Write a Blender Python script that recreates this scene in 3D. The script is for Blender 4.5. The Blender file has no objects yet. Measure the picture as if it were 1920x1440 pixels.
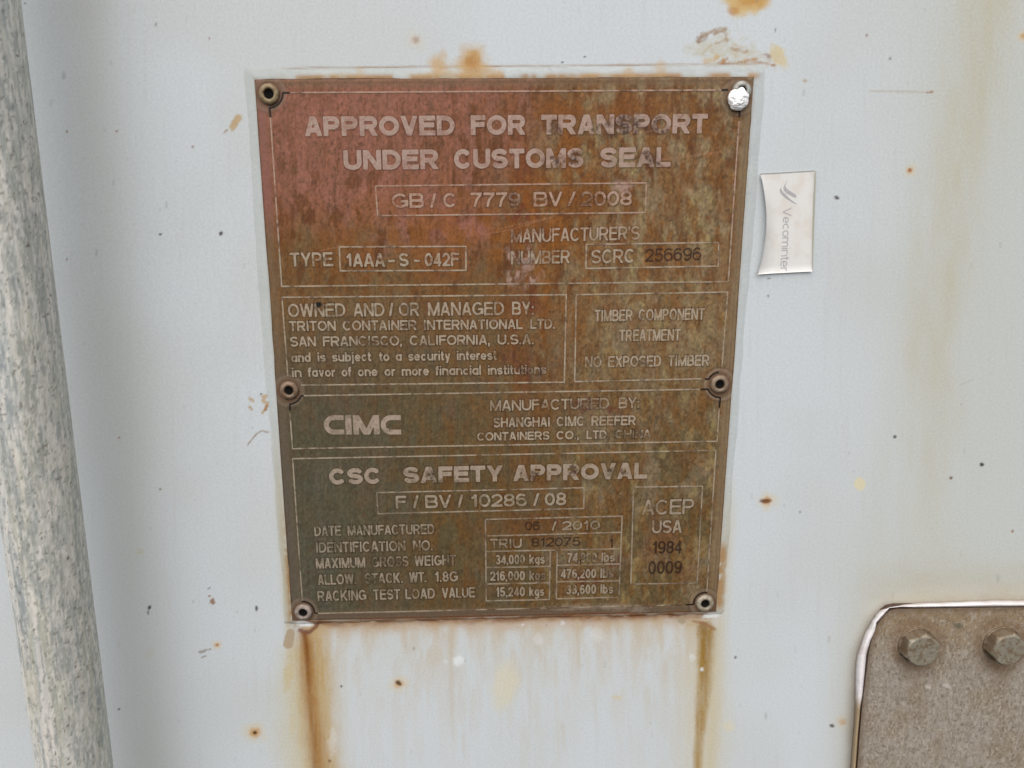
import bpy, math
import numpy as np
from mathutils import Matrix, Vector

# ------------------------------------------------------------------ camera
sc = bpy.context.scene
F = 1442.0
ROT = np.array([[ 0.99953494,  0.00866549, -0.02923714],
                [-0.03044679,  0.23010852, -0.97268857],
                [-0.00170111,  0.97312639,  0.23026534]])
CAM = np.array([-0.0082531, -0.36094951, 0.07779787])
cam_d = bpy.data.cameras.new('camera'); cam = bpy.data.objects.new('camera', cam_d)
sc.collection.objects.link(cam)
m4 = Matrix([list(ROT[i]) + [CAM[i]] for i in range(3)] + [[0, 0, 0, 1]])
cam.matrix_world = m4
cam_d.sensor_fit = 'HORIZONTAL'; cam_d.sensor_width = 36; cam_d.lens = F / 1920 * 36
cam_d.clip_start = 0.01; cam_d.clip_end = 100
sc.camera = cam
# ------------------------------------------------------------------ light
SUN_EL, SUN_AZ = math.radians(55), math.radians(-12)      # azimuth measured from straight out of the wall (-Y)
w = bpy.data.worlds.new('World'); sc.world = w; w.use_nodes = True
wn = w.node_tree; bg = wn.nodes['Background']
sky = wn.nodes.new('ShaderNodeTexSky'); sky.sky_type = 'NISHITA'; sky.sun_disc = False
sky.sun_elevation = SUN_EL; sky.sun_rotation = math.radians(180) - SUN_AZ
sky.air_density = 1.0; sky.dust_density = 4.0; sky.ozone_density = 1.0
wn.links.new(sky.outputs[0], bg.inputs[0]); bg.inputs[1].default_value = 0.055
sd = bpy.data.lights.new('sun', 'SUN'); sd.energy = 1.5; sd.angle = math.radians(105); sd.color = (1, .975, .94)
sun = bpy.data.objects.new('sun', sd); sc.collection.objects.link(sun)
dirv = Vector((math.sin(SUN_AZ) * math.cos(SUN_EL), -math.cos(SUN_AZ) * math.cos(SUN_EL), math.sin(SUN_EL)))
sun.rotation_euler = dirv.to_track_quat('Z', 'Y').to_euler()
vs = sc.view_settings; vs.view_transform = 'Standard'; vs.look = 'None'; vs.gamma = 1; vs.use_curve_mapping = False
vs.exposure = 1.13

# ------------------------------------------------------------------ image pixel coordinates, unprojected through the camera onto the door plane
def P(u, v, y=0.0):
    """image pixel (u,v) -> world x,y,z on the plane at depth y"""
    u = np.asarray(u, float); v = np.asarray(v, float)
    d = np.stack([(u - 960) / F, -(v - 720) / F, -np.ones_like(u)], -1) @ ROT.T
    t = (y - CAM[1]) / d[..., 1]
    return CAM + t[..., None] * d
def S(X):
    """world -> image pixel (u,v)"""
    c = (np.asarray(X) - CAM) @ ROT
    return 960 + F * c[..., 0] / -c[..., 2], 720 - F * c[..., 1] / -c[..., 2]

# ------------------------------------------------------------------ numpy noise
def hsh(ix, iy, seed):
    n = (ix.astype(np.int64) * 374761393 + iy.astype(np.int64) * 668265263 + seed * 974634777) & 0xffffffff
    n = ((n ^ (n >> 13)) * 1274126177) & 0xffffffff
    n = ((n ^ (n >> 16)) * 2246822519) & 0xffffffff
    return ((n ^ (n >> 15)) & 0xffffff) / 16777215.0
def vnoise(x, y, seed=0):
    ix = np.floor(x); iy = np.floor(y); fx = x - ix; fy = y - iy
    fx = fx * fx * (3 - 2 * fx); fy = fy * fy * (3 - 2 * fy)
    a = hsh(ix, iy, seed); b = hsh(ix + 1, iy, seed); c = hsh(ix, iy + 1, seed); d = hsh(ix + 1, iy + 1, seed)
    return (a + (b - a) * fx) * (1 - fy) + (c + (d - c) * fx) * fy
def fbm(x, y, o=4, seed=0):
    s = 0; a = .5; t = 0
    for i in range(o):
        s = s + a * vnoise(x * 2 ** i + 17.3 * i, y * 2 ** i - 9.1 * i, seed + i); t += a; a *= .55
    return s / t
def ss(x, a, b):
    t = np.clip((x - a) / (b - a), 0, 1); return t * t * (3 - 2 * t)
def lin(c):
    c = np.array(c, float) / 255
    return np.where(c <= .04045, c / 12.92, ((c + .055) / 1.055) ** 2.4)
LREF = 1.1
def col(*c): return np.minimum(lin(c) / LREF, 0.92)
def mixc(C, c, k):
    k = np.clip(k, 0, 1)[..., None]; return C * (1 - k) + np.asarray(c) * k
def ell(U, V, x, y, rx, ry, ang=0, soft=.35, rag=.25, seed=5):
    a = math.radians(ang); du = U - x; dv = V - y
    p = (du * math.cos(a) + dv * math.sin(a)) / rx; q = (-du * math.sin(a) + dv * math.cos(a)) / ry
    near = (np.abs(p) < 3) & (np.abs(q) < 3)
    out = np.zeros_like(U)
    if near.any():
        uu, vv = U[near], V[near]; f = min(rx, ry) * .8 + 1.0
        r = np.sqrt(p[near] ** 2 + q[near] ** 2) + rag * 2 * (fbm(uu / f, vv / f, 3, seed) - .5)
        out[near] = 1 - ss(r, 1 - soft, 1 + soft)
    return out
def pathd(U, V, pts):
    """distance to polyline and parameter (0..1)"""
    best = np.full(U.shape, 1e9); tt = np.zeros_like(U); n = len(pts) - 1
    for i in range(n):
        (x0, y0), (x1, y1) = pts[i][:2], pts[i + 1][:2]
        dx, dy = x1 - x0, y1 - y0; L = dx * dx + dy * dy + 1e-9
        t = np.clip(((U - x0) * dx + (V - y0) * dy) / L, 0, 1)
        d = np.hypot(U - x0 - t * dx, V - y0 - t * dy); m = d < best
        best[m] = d[m]; tt[m] = ((i + t) / n)[m]
    return best, tt
def stroke(U, V, pts, wd, soft=.5, rag=.3, seed=3):
    lo = min(p[0] for p in pts) - 4 * wd, min(p[1] for p in pts) - 4 * wd
    hi = max(p[0] for p in pts) + 4 * wd, max(p[1] for p in pts) + 4 * wd
    near = (U > lo[0]) & (U < hi[0]) & (V > lo[1]) & (V < hi[1]); out = np.zeros_like(U)
    if near.any():
        uu, vv = U[near], V[near]; d, _ = pathd(uu, vv, pts)
        r = d / wd + rag * 2 * (fbm(uu / (wd * 1.5 + 1), vv / (wd * 1.5 + 1), 3, seed) - .5)
        out[near] = 1 - ss(r, 1 - soft, 1 + soft)
    return out
def run(U, V, pts, ex=2.0, wob=1.0, seed=7):
    """vertical run-down stain: pts = (x, y, halfwidth, strength)"""
    ys = [p[1] for p in pts]
    cx = np.interp(V, ys, [p[0] for p in pts]); hw = np.interp(V, ys, [p[2] for p in pts])
    cx = cx + hw * .35 * (fbm(U / 9, V / 22, 3, seed + 5) - .5)
    st = np.interp(V, ys, [p[3] for p in pts], left=0, right=pts[-1][3])
    cx = cx + wob * hw * .5 * (fbm(V / 40 + 3, V * 0 + seed, 3, seed) - .5)
    d = np.abs(U - cx) / hw
    fib = (.55 + .75 * fbm(U / 4.0, V / 45.0, 4, seed + 1)) * (.8 + .4 * fbm(U / 3.0, V / 3.5, 3, seed + 2))
    return st * np.exp(-d ** ex) * fib

# ------------------------------------------------------------------ paint of the door skin (albedo with stains)
rng = np.random.RandomState(4)
def wall_paint(U, V):
    base = col(203, 210, 213)
    C = np.empty(U.shape + (3,)); C[:] = base
    n = fbm(U / 260, V / 260, 3, 11)
    C = mixc(C, col(196, 201, 199), ss(n, .35, .75) * .6)
    C = mixc(C, col(192, 196, 190), ss(U, 1450, 1900) * .75)              # dirtier film towards the right
    C = mixc(C, col(190, 190, 184), np.exp(-((U - (150 + V * .09)) / 75) ** 2) * (.45 + .3 * fbm(U / 60, V / 200, 3, 12)))  # olive-grey tint painted where the rod's shadow falls
    cx = np.interp(V, [-200, 0, 300, 700, 1150], [1860, 1850, 1795, 1745, 1690])
    bw = np.interp(V, [-200, 0, 300, 700, 1150], [60, 60, 55, 60, 110])
    C = mixc(C, col(186, 178, 148), np.exp(-((U - cx) / bw) ** 2) * (.15 + 1.0 * fbm(U / 30, V / 130, 4, 13) ** 1.2) * ss(V, 1500, 200))
    C = mixc(C, col(184, 178, 155), np.exp(-((V - 1110) / 55) ** 2) * ss(U, 1540, 1720) * (.2 + .6 * fbm(U / 40, V / 20, 3, 14)))
    # faint dried run marks everywhere
    fib = fbm(U / 7, V / 160, 4, 15)
    C = mixc(C, col(190, 192, 188), ss(fib, .6, .85) * .22)
    # below the plate: fine run-downs
    under = ss(V, 1150, 1172) * ss(U, 575, 640) * (1 - ss(U, 1300, 1350))
    fade = np.exp(-np.clip(V - 1172, 0, None) / (40 + 170 * fbm(U / 30, U * 0 + 2, 3, 16)))
    C = mixc(C, col(196, 184, 164), under * fade * ss(fbm(U / 12, V / 70, 5, 17), .36, .68) * .62)
    C = mixc(C, col(190, 176, 150), under * np.exp(-np.clip(V - 1175, 0, None) / 55) * ss(fbm(U / 24, V / 60, 3, 18), .42, .7) * .6)
    line = 1165 + (U - 560) * (-.022) + 8 * (fbm(U / 50, U * 0, 3, 19) - .5) + 4
    und2 = ss(U, 548, 575) * (1 - ss(U, 1325, 1345))
    C = mixc(C, col(178, 142, 96), und2 * ss(V - line, -12, -4) * np.exp(-(np.clip(V - line, 0, None) / (13 + 10 * fbm(U / 18, U * 0 + 5, 3, 20))) ** 2) * (.35 + .8 * fbm(U / 22, V / 9, 3, 21)))
    C = mixc(C, col(196, 176, 166), und2 * np.exp(-((V - line - 12) / 5) ** 2) * ss(U, 830, 880) * (1 - ss(U, 1090, 1150)) * .45)
    C = mixc(C, col(124, 80, 46), und2 * np.exp(-((V - line + 1) / 8) ** 2) * (.45 + .55 * ss(fbm(U / 18, V / 9, 4, 22), .3, .6)))
    for x, y0, y1, hw, s in ((845, 1175, 1420, 7, .55), (1083, 1165, 1290, 4, .65), (1238, 1160, 1250, 6, .6), (1222, 1160, 1260, 8, .35), (1000, 1170, 1240, 9, .4),
                             (1165, 1165, 1280, 12, .35), (905, 1170, 1290, 10, .3), (760, 1170, 1230, 8, .25), (1055, 1360, 1420, 4, .3), (870, 1380, 1440, 5, .2), (1290, 1165, 1330, 8, .25)):
        C = mixc(C, col(186, 166, 132), run(U, V, [(x, y0 - 12, hw, 0), (x, y0, hw, s), (x + 2, (y0 + y1) / 2, hw * .8, s * .7), (x + 5, y1, hw * .7, 0)], 2, .8, int(x)))
    C = mixc(C, col(200, 192, 174), under * np.exp(-np.clip(V - 1172, 0, None) / 90) * .22 * (.5 + fbm(U / 18, V / 30, 4, 29)))
    # big left run
    C = mixc(C, col(200, 190, 156), run(U, V, [(572, 1170, 22, 0), (562, 1225, 34, .9), (570, 1320, 48, .85), (578, 1440, 54, .8), (580, 1600, 44, .6)], 2.5, .5, 31))
    C = mixc(C, col(186, 160, 112), run(U, V, [(588, 1172, 24, .9), (590, 1240, 34, 1), (598, 1320, 34, .9), (606, 1440, 34, .8), (608, 1600, 30, .5)], 2.5, .6, 32))
    C = mixc(C, col(156, 108, 48), run(U, V, [(569, 1183, 11, .8), (574, 1205, 15, .9), (581, 1290, 16, .75), (590, 1370, 17, .7), (598, 1440, 18, .75), (600, 1600, 12, .6)], 2, .6, 33))
    C = mixc(C, col(120, 72, 30), run(U, V, [(570, 1185, 6, .7), (575, 1215, 6, .8), (580, 1300, 4, .3), (590, 1400, 5, .35)], 2, .6, 34))
    C = mixc(C, col(196, 176, 120), ell(U, V, 540, 1265, 9, 32, 8, .5, .5) * .5)
    C = mixc(C, col(228, 230, 228), ell(U, V, 623, 1390, 6, 26, 4, .7, .9) * .3)
    # right run
    C = mixc(C, col(202, 192, 164), run(U, V, [(1322, 1160, 26, .5), (1318, 1240, 34, .8), (1322, 1340, 42, .75), (1318, 1440, 38, .7), (1315, 1600, 30, .4)], 2.2, .6, 41))
    C = mixc(C, col(158, 126, 62), run(U, V, [(1317, 1164, 14, .5), (1324, 1180, 19, 1), (1323, 1240, 16, .95), (1317, 1320, 13, .85), (1311, 1380, 9, .8), (1308, 1440, 9, .85), (1306, 1600, 6, .5)], 4, .4, 42))
    C = mixc(C, col(122, 88, 44), run(U, V, [(1318, 1166, 9, .6), (1324, 1195, 12, .4), (1322, 1260, 6, .25), (1318, 1330, 6, 0)], 2, .4, 43))
    # edges of the plate
    eL = 478.5 + (V - 148) * .0695; eR = 1413 - (V - 143) * .0705
    C = mixc(C, col(150, 100, 52), np.exp(-((U - eL + 1) / 7) ** 2) * ss(V, 900, 1090) * (1 - ss(V, 1165, 1185)) * ss(fbm(U / 9, V / 14, 3, 51), .3, .6))
    C = mixc(C, col(186, 170, 130), np.exp(-((U - eL + 8) / 9) ** 2) * ss(V, 700, 1000) * (1 - ss(V, 1170, 1260)) * .55)
    C = mixc(C, col(170, 116, 62), np.exp(-((U - eR - 5) / (8)) ** 2) * ss(V, 1000, 1040) * (1 - ss(V, 1125, 1150)) * ss(fbm(U / 9, V / 12, 3, 52), .25, .5) * 1.3)
    C = mixc(C, col(196, 184, 150), np.exp(-((U - eR - 10) / 14) ** 2) * ss(V, 860, 1000) * .45)
    # top line and rust bleeding over it
    tl = 127.5 - (U - 560) * .0085 + 2 * (fbm(U / 60, U * 0, 2, 53) - .5)
    inx = ss(U, 500, 580) * (1 - ss(U, 1405, 1440))
    C = mixc(C, col(150, 118, 88), inx * np.exp(-((V - tl) / 1.8) ** 2) * (.35 + .7 * fbm(U / 40, V / 30, 3, 54)))
    pt = 148.3 - (U - 478) * .0055
    C = mixc(C, col(176, 128, 62), inx * np.exp(-((V - pt + 1) / 6) ** 2) * ss(fbm(U / 30, U * 0 + 1, 3, 55), .3, .6) * .9)
    for x, y, rx, ry, s in ((822, 122, 17, 20, .75), (886, 116, 26, 24, .9), (905, 135, 30, 12, .6), (842, 142, 50, 8, .6), (1178, 138, 10, 14, .5), (1240, 135, 12, 16, .5), (675, 135, 8, 9, .3), (640, 143, 40, 5, .35), (1120, 143, 40, 5, .4), (935, 138, 8, 8, .4)):
        C = mixc(C, col(196, 158, 98), ell(U, V, x, y, rx, ry, 0, .65, .6, int(x)) * s)
    C = mixc(C, col(172, 118, 52), ell(U, V, 884, 117, 13, 14, 0, .8, .6) * .7)
    # big stain at the upper edge
    C = mixc(C, col(206, 172, 98), ell(U, V, 1402, -6, 42, 32, 0, .3, .4, 61) * .85)
    C = mixc(C, col(186, 132, 48), ell(U, V, 1408, -12, 34, 26, 0, .5, .4, 62) * .75)
    C = mixc(C, col(180, 122, 44), ell(U, V, 1375, 20, 11, 8, 30, .5, .4, 63) * .6)
    C = mixc(C, col(208, 192, 146), ell(U, V, 1460, 106, 13, 24, -32, .25, .35, 64) * .8)
    # glue / mud residue above right corner
    brk = .35 + .65 * ss(fbm(U / 7, V / 5, 4, 67), .35, .6)
    C = mixc(C, col(192, 188, 166), ell(U, V, 1345, 92, 40, 28, -10, .5, 1.3, 65) * .6 * brk)
    C = mixc(C, col(192, 182, 156), ell(U, V, 1405, 106, 50, 15, 5, .5, 1.3, 66) * .6 * brk)
    for pts, wd, c, k in (([(1310, 76), (1316, 66), (1334, 60), (1358, 55)], 5.0, (158, 132, 100), .85), ([(1311, 74), (1320, 68)], 6, (138, 108, 78), .7), ([(1358, 56), (1364, 78)], 3.2, (166, 142, 112), .8),
                          ([(1342, 82), (1362, 74)], 2.6, (176, 152, 122), .8), ([(1316, 102), (1334, 84)], 2, (186, 170, 142), .6), ([(1372, 92), (1400, 97)], 3.4, (168, 140, 108), .85),
                          ([(1434, 103), (1442, 107)], 3.2, (140, 108, 96), .8), ([(1322, 116), (1345, 108)], 5, (196, 170, 124), .8), ([(1352, 118), (1364, 110)], 3.6, (172, 124, 78), .9),
                          ([(1345, 118), (1385, 117), (1420, 116), (1452, 122)], 2.2, (164, 126, 84), .8), ([(1398, 113), (1418, 111)], 3, (176, 134, 84), .8), ([(1376, 84), (1392, 88)], 2, (190, 168, 134), .6)):
        C = mixc(C, col(*c), stroke(U, V, pts, wd * .95, .45, 1.1, int(pts[0][0])) * k * (.45 + .55 * brk))
    # left flakes
    C = mixc(C, col(184, 158, 116), ell(U, V, 442, 229, 7, 16, 32, .25, .4, 71) * .9)
    C = mixc(C, col(160, 132, 104), ell(U, V, 423, 246, 2, 5, 50, .4, .5, 72) * .8)
    for pts, wd, c in (([(492, 744), (499, 742), (493, 752), (501, 757), (497, 768), (492, 774)], 2.8, (184, 158, 120)), ([(467, 748), (474, 752)], 2.4, (184, 158, 124)), ([(468, 763), (473, 768)], 2.4, (178, 148, 112)),
                       ([(497, 768), (500, 762)], 3, (160, 118, 80))):
        C = mixc(C, col(*c), stroke(U, V, pts, wd, .35, .8, 5) * .85)
    arc = [(464 + 40 * (t / 12.), 835 - 27 * math.sin(min(t / 9., 1) * math.pi / 2) + max(0, t - 8) * .8) for t in range(13)]
    C = mixc(C, col(150, 128, 112), stroke(U, V, arc, 1.3, .5, .3) * .85)
    # tan smear under bottom-left corner
    C = mixc(C, col(174, 156, 132), stroke(U, V, [(544, 1188), (541, 1208)], 8.5, .12, .25, 73) * .95)
    C = mixc(C, col(166, 150, 124), ell(U, V, 1278, 1163, 8, 8, 0, .2, .3, 74) * .9)
    C = mixc(C, col(186, 168, 136), ell(U, V, 1300, 1168, 14, 6, -20, .3, .6, 74) * .7)
    C = mixc(C, col(118, 76, 60), stroke(U, V, [(562, 1182), (580, 1186), (592, 1176), (600, 1164)], 3.6, .4, .5, 75) * .85)
    C = mixc(C, col(150, 108, 72), stroke(U, V, [(1300, 1165), (1318, 1168), (1340, 1180)], 2.6, .4, .5, 76) * .7)
    C = mixc(C, col(230, 232, 230), ell(U, V, 570, 1169, 17, 6, 4, .25, .3, 77))
    C = mixc(C, col(222, 224, 220), ell(U, V, 1332, 1153, 16, 6, -8, .3, .3, 78))
    # rust pips with a stained halo
    for x, y, r, k in ((478, 1374, 12, .9), (748, 1282, 10, .8), (1438, 939, 10, .9), (1706, 320, 7, .8), (407, 1209, 5.5, .8), (1366, 1362, 0, 0), (1580, 1354, 8, .7), (1918, 68, 7, .8), (1120, 1305, 0, 0), (779, 75, 10, .35)):
        if r:
            C = mixc(C, col(214, 190, 140), ell(U, V, x, y, r * 1.4, r * 1.3, 0, .85, .6, int(x)) * k * .6)
            C = mixc(C, col(190, 138, 72), ell(U, V, x, y, r * .75, r * .65, 0, .7, .4, int(x)) * k * .85)
    for x, y, rx, ry, a, c in ((478, 1374, 3.4, 3, 0, (56, 40, 26)), (747, 1281, 6.5, 3.8, 30, (70, 52, 36)), (1436, 939, 10.5, 4.6, 0, (108, 66, 42)), (1706, 319, 3.5, 3.2, 0, (150, 96, 60)), (407, 1209, 2, 2, 0, (150, 96, 60)),
                               (1569, 371, 5, 3.2, 25, (70, 60, 60)), (414, 438, 3.4, 4, 0, (52, 46, 40)), (300, 439, 2.8, 2.5, 0, (60, 56, 52)), (280, 1139, 3, 4, 20, (50, 44, 42)), (278, 1148, 2, 4, 0, (120, 112, 108)),
                               (481, 1141, 2.8, 4.4, 0, (78, 72, 72)), (1841, 871, 4, 3.4, 30, (40, 34, 30)), (1783, 896, 2.8, 2.8, 0, (110, 84, 60)), (1678, 819, 3, 3, 0, (70, 76, 72)), (1560, 1361, 4.6, 3.2, 20, (60, 54, 50)),
                               (398, 1127, 6, 4, -50, (150, 118, 100)), (393, 1118, 3, 2, 0, (160, 132, 116)), (400, 1131, 2.4, 5, 50, (150, 118, 100)), (392, 1103, 3, 1.5, -40, (120, 118, 116)), (780, 75, 5, 6, 0, (176, 160, 150)), (125, 247, 2.4, 2.4, 0, (140, 106, 82)),
                               (125, 487, 2.2, 2.2, 0, (140, 106, 88)), (218, 246, 2.4, 2.4, 0, (140, 106, 82)), (361, 275, 2.4, 3, 0, (160, 138, 126)), (392, 72, 2, 2, 0, (150, 120, 112)), (47, 6, 2, 2, 0, (80, 84, 80)), (489, 739, 2, 2, 0, (50, 46, 40)),
                               (292, 46, 2.2, 3, 0, (140, 144, 146)), (640, 1287, 2, 2.2, 0, (80, 70, 62)), (1625, 66, 2.2, 3, 0, (150, 118, 116)), (1454, 56, 2, 4, 0, (136, 132, 134)), (1669, 110, 2, 3, 0, (140, 136, 136)), (1510, 152, 4, 3, 0, (176, 168, 146)),
                               (1379, 1233, 2.4, 3, 0, (120, 122, 118)), (1500, 960, 2, 2, 0, (130, 132, 132)), (223, 1330, 2, 2.5, 0, (80, 80, 80)), (300, 917, 2, 2.4, 0, (140, 132, 112)), (223, 821, 1.8, 1.8, 0, (160, 120, 110)), (1096, 106, 2, 2, 0, (96, 86, 80)), (1054, 117, 2, 2, 0, (70, 66, 60)),
                               (618, 1427, 2.5, 3, 0, (130, 100, 60)), (776, 1216, 2, 3, 0, (150, 140, 130)), (1440, 555, 3, 1.5, 20, (120, 118, 116)), (1441, 522, 3, 1.6, 20, (120, 118, 116)), (1898, 996, 2.4, 2.4, 0, (150, 112, 90)), (41, 1262, 2, 2, 0, (80, 80, 76))):
        C = mixc(C, col(*c), ell(U, V, x, y, rx, ry, a, .35, .4, int(x + y)) * .92)
    for pts in ([(373, 1222), (385, 1219), (395, 1217)], [(375, 1224), (384, 1222)], [(378, 1233), (386, 1230)]):
        C = mixc(C, col(128, 116, 96), stroke(U, V, pts, 1.2, .4, .4) * .7)
    C = mixc(C, col(182, 168, 150), stroke(U, V, [(1630, 171), (1700, 172), (1750, 173)], 1.6, .5, .5) * .6)
    C = mixc(C, col(160, 110, 90), stroke(U, V, [(1738, 174), (1748, 172)], 1.8, .5, .5) * .8)
    C = mixc(C, col(170, 172, 166), stroke(U, V, [(1800, 722), (1824, 712)], 1.2, .5, .5) * .5)
    C = mixc(C, col(216, 208, 176), ell(U, V, 1612, 907, 11, 12, 0, .2, .2, 81) * .9)
    C = mixc(C, col(214, 208, 180), ell(U, V, 947, 1285, 23, 42, 8, .4, .4, 82) * .6)
    C = mixc(C, col(214, 206, 176), ell(U, V, 1366, 1361, 9, 10, 0, .4, .6, 83) * .6)
    C = mixc(C, col(206, 196, 168), ell(U, V, 1158, 1308, 10, 4, 10, .4, .4, 84) * .7)
    C = mixc(C, col(190, 190, 170), ell(U, V, 260, 1034, 9, 5, 0, .3, .6, 85) * .7)
    C = mixc(C, col(196, 196, 182), ell(U, V, 281, 1224, 7, 9, 0, .4, .4, 86) * .5)
    for x, y, r, k in ((860, 1238, 9, .8), (1297, 1232, 6, .4), (1316, 1255, 3, .7), (835, 1240, 4, .3), (1055, 1168, 4, .5), (980, 1171, 2, .7), (1010, 1199, 9, .3), (1120, 1188, 11, .3)):
        C = mixc(C, col(226, 232, 234), ell(U, V, x, y, r, r * 1.1, 0, .5, .5, x) * k)
    # small grey scuffs (paired ticks) spread over the paint
    r2 = np.random.RandomState(8)
    for i in range(260):
        x = r2.uniform(-20, 1940); y = r2.uniform(-20, 1460); s = r2.uniform(.9, 1.9); k = r2.uniform(.1, .38)
        if i % 9 == 0: s *= 1.5
        c = (130, 132, 130) if i % 4 else (150, 132, 116)
        for dy in ((0, 6) if i % 3 == 0 else (0,)):
            C = mixc(C, col(*c), ell(U, V, x, y + dy, s * 1.1, s * r2.uniform(1, 2.2), r2.uniform(-20, 20), .6, .3, i) * k)
    # grime and contact shadow, both painted round the bracket
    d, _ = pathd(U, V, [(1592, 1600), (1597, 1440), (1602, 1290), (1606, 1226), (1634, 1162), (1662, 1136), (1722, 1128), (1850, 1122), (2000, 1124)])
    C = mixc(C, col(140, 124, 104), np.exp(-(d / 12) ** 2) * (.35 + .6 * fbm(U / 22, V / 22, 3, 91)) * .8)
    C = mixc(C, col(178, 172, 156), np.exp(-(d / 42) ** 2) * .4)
    return C

# ------------------------------------------------------------------ paint of the data plate
RIV = [(505, 176.5, 1), (542.5, 731.5, .9), (569, 1147, .85), (1390, 171, 1), (1348.8, 720, .9), (1321.5, 1130.4, .87)]
def plate_paint(U, V):
    C = np.empty(U.shape + (3,)); C[:] = col(116, 92, 60)
    big = fbm(U / 120, V / 120, 4, 101); vert = fbm(U / 20, V / 48, 5, 102); fine = fbm(U / 9, V / 16, 4, 103); med = fbm(U / 38, V / 55, 4, 104)
    C = mixc(C, col(142, 122, 90), ss(U, 900, 1200) * (.65 + .5 * big) * (1 - .6 * ss(V, 600, 950)))
    C = mixc(C, col(80, 80, 64), ss(V, 540, 860) * (1 - ss(U, 600, 1100)) * .95)
    C = mixc(C, col(94, 82, 54), ss(V, 560, 900) * .7)
    C = mixc(C, col(92, 90, 74), ss(med, .45, .7) * ss(V, 520, 700) * .6)
    C = mixc(C, col(144, 128, 100), ss(med, .45, .7) * ss(U, 950, 1150) * .6)
    C = mixc(C, col(150, 132, 88), ss(fbm(U / 18, V / 30, 4, 105), .58, .72) * ss(U, 960, 1150) * .6)
    # bare pink/copper zone
    pk = ss(1060 - U + .35 * (300 - V) + 130 * (big - .5), 0, 190) * ss(470 - V + .22 * (U - 600) + 160 * (med - .5) - 60 * (big - .5), -10, 110)
    C = mixc(C, col(150, 99, 82), pk * .95)
    C = mixc(C, col(164, 106, 90), pk * ss(vert, .5, .75) * .6)
    C = mixc(C, col(132, 88, 66), pk * ss(1 - vert, .5, .75) * .55)
    # rust brown
    rz = np.exp(-(((U - 740) / 260) ** 2 + ((V - 440) / 110) ** 2)) * .9 + np.exp(-(((U - 1000) / 120) ** 2 + ((V - 330) / 200) ** 2)) * .95 \
        + np.exp(-(((U - 1100) / 260) ** 2 + ((V - 260) / 90) ** 2)) * .5 + np.exp(-(((U - 1000) / 70) ** 2 + ((V - 660) / 150) ** 2)) * .5 + .3 * ss(600 - V, 0, 120) + .18 + .2 * ss(U, 800, 1250) * ss(800 - V, 0, 300)
    C = mixc(C, col(120, 76, 32), np.clip(rz, 0, 1) * (1 - .45 * pk) * ss(.55 * vert + .45 * med, .4, .62) * .85)
    low = 1 - .62 * ss(V, 480, 640) * (1 - .35 * ss(U, 800, 1000))
    C = mixc(C, col(124, 78, 28), low * ss(fbm((U + 30 * big) / 13, (V + 40 * med) / 24, 5, 106), .5, .64) * (.42 + .2 * ss(U, 900, 1200)) * (1 - .82 * pk) )
    C = mixc(C, col(100, 58, 22), np.clip(rz, 0, 1) * ss(fbm(U / 12, V / 34, 5, 107), .54, .68) * .75)
    C = mixc(C, col(112, 76, 34), ss(fbm((U + 20 * med) / 15, V / 50, 5, 123), .5, .68) * ss(U, 660, 900) * ss(V, 480, 600) * .55)
    C = mixc(C, col(72, 58, 38), ss(fbm(U / 6, V / 9, 4, 124), .6, .72) * .4)
    C = mixc(C, col(112, 54, 26), np.exp(-(((U - 980 - 30 * (med - .5)) / 26) ** 2 + ((V - 400) / 170) ** 2)) * ss(fine, .3, .55) * .9)
    C = mixc(C, col(132, 78, 24), np.exp(-(((U - 1045) / 60) ** 2 + ((V - 330) / 130) ** 2)) * ss(vert, .42, .58) * .7)
    C = mixc(C, col(128, 76, 28), np.exp(-(((U - 1120) / 130) ** 2 + ((V - 205) / 26) ** 2)) * ss(med, .35, .6) * .8)
    C = mixc(C, col(116, 50, 34), np.exp(-(((U - 930) / 110) ** 2 + ((V - 405) / 8) ** 2)) * ss(fine, .35, .6) * .7)
    C = mixc(C, col(112, 60, 46), np.exp(-(((U - 990) / 30) ** 2 + ((V - 560) / 200) ** 2)) * ss(vert, .5, .7) * .5)
    C = mixc(C, col(160, 104, 88), ell(U, V, 888, 432, 34, 17, 8, .6, .6, 108) * .75)
    C = mixc(C, col(156, 96, 84), ell(U, V, 835, 418, 18, 22, 8, .6, .6, 109) * .4)
    C = mixc(C, col(170, 140, 128), ell(U, V, 1168, 350, 14, 11, 0, .5, .9, 110) * .7)
    C = mixc(C, col(168, 140, 124), ell(U, V, 985, 500, 30, 26, 20, .6, 1.4, 111) * ss(fine, .5, .65) * .9)
    C = mixc(C, col(100, 50, 44), ell(U, V, 1108, 762, 40, 14, 0, .7, 1) * ss(fine, .4, .7) * .6)
    C = mixc(C, col(100, 56, 44), ell(U, V, 980, 690, 50, 24, 0, .8, 1) * ss(fine, .4, .7) * .6)
    C = mixc(C, col(96, 52, 30), ell(U, V, 1120, 1070, 46, 22, -20, .8, 1, 112) * ss(fine, .4, .65) * .85)
    C = mixc(C, col(110, 66, 34), ell(U, V, 1000, 985, 60, 22, 0, .8, 1, 113) * .5)
    C = mixc(C, col(104, 62, 32), ell(U, V, 1248, 1020, 36, 45, 0, .8, 1, 114) * ss(med, .3, .7) * .6)
    for x, y, rx, ry in ((1040, 240, 8, 9), (1145, 245, 10, 11), (1165, 235, 14, 9), (1195, 235, 9, 10), (1225, 240, 9, 11), (1218, 300, 12, 8), (1075, 298, 8, 6)):
        C = mixc(C, col(74, 50, 40), ell(U, V, x, y, rx * 1.3, ry * 1.3, 0, .6, 1.2, int(x)) * .5)
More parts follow.
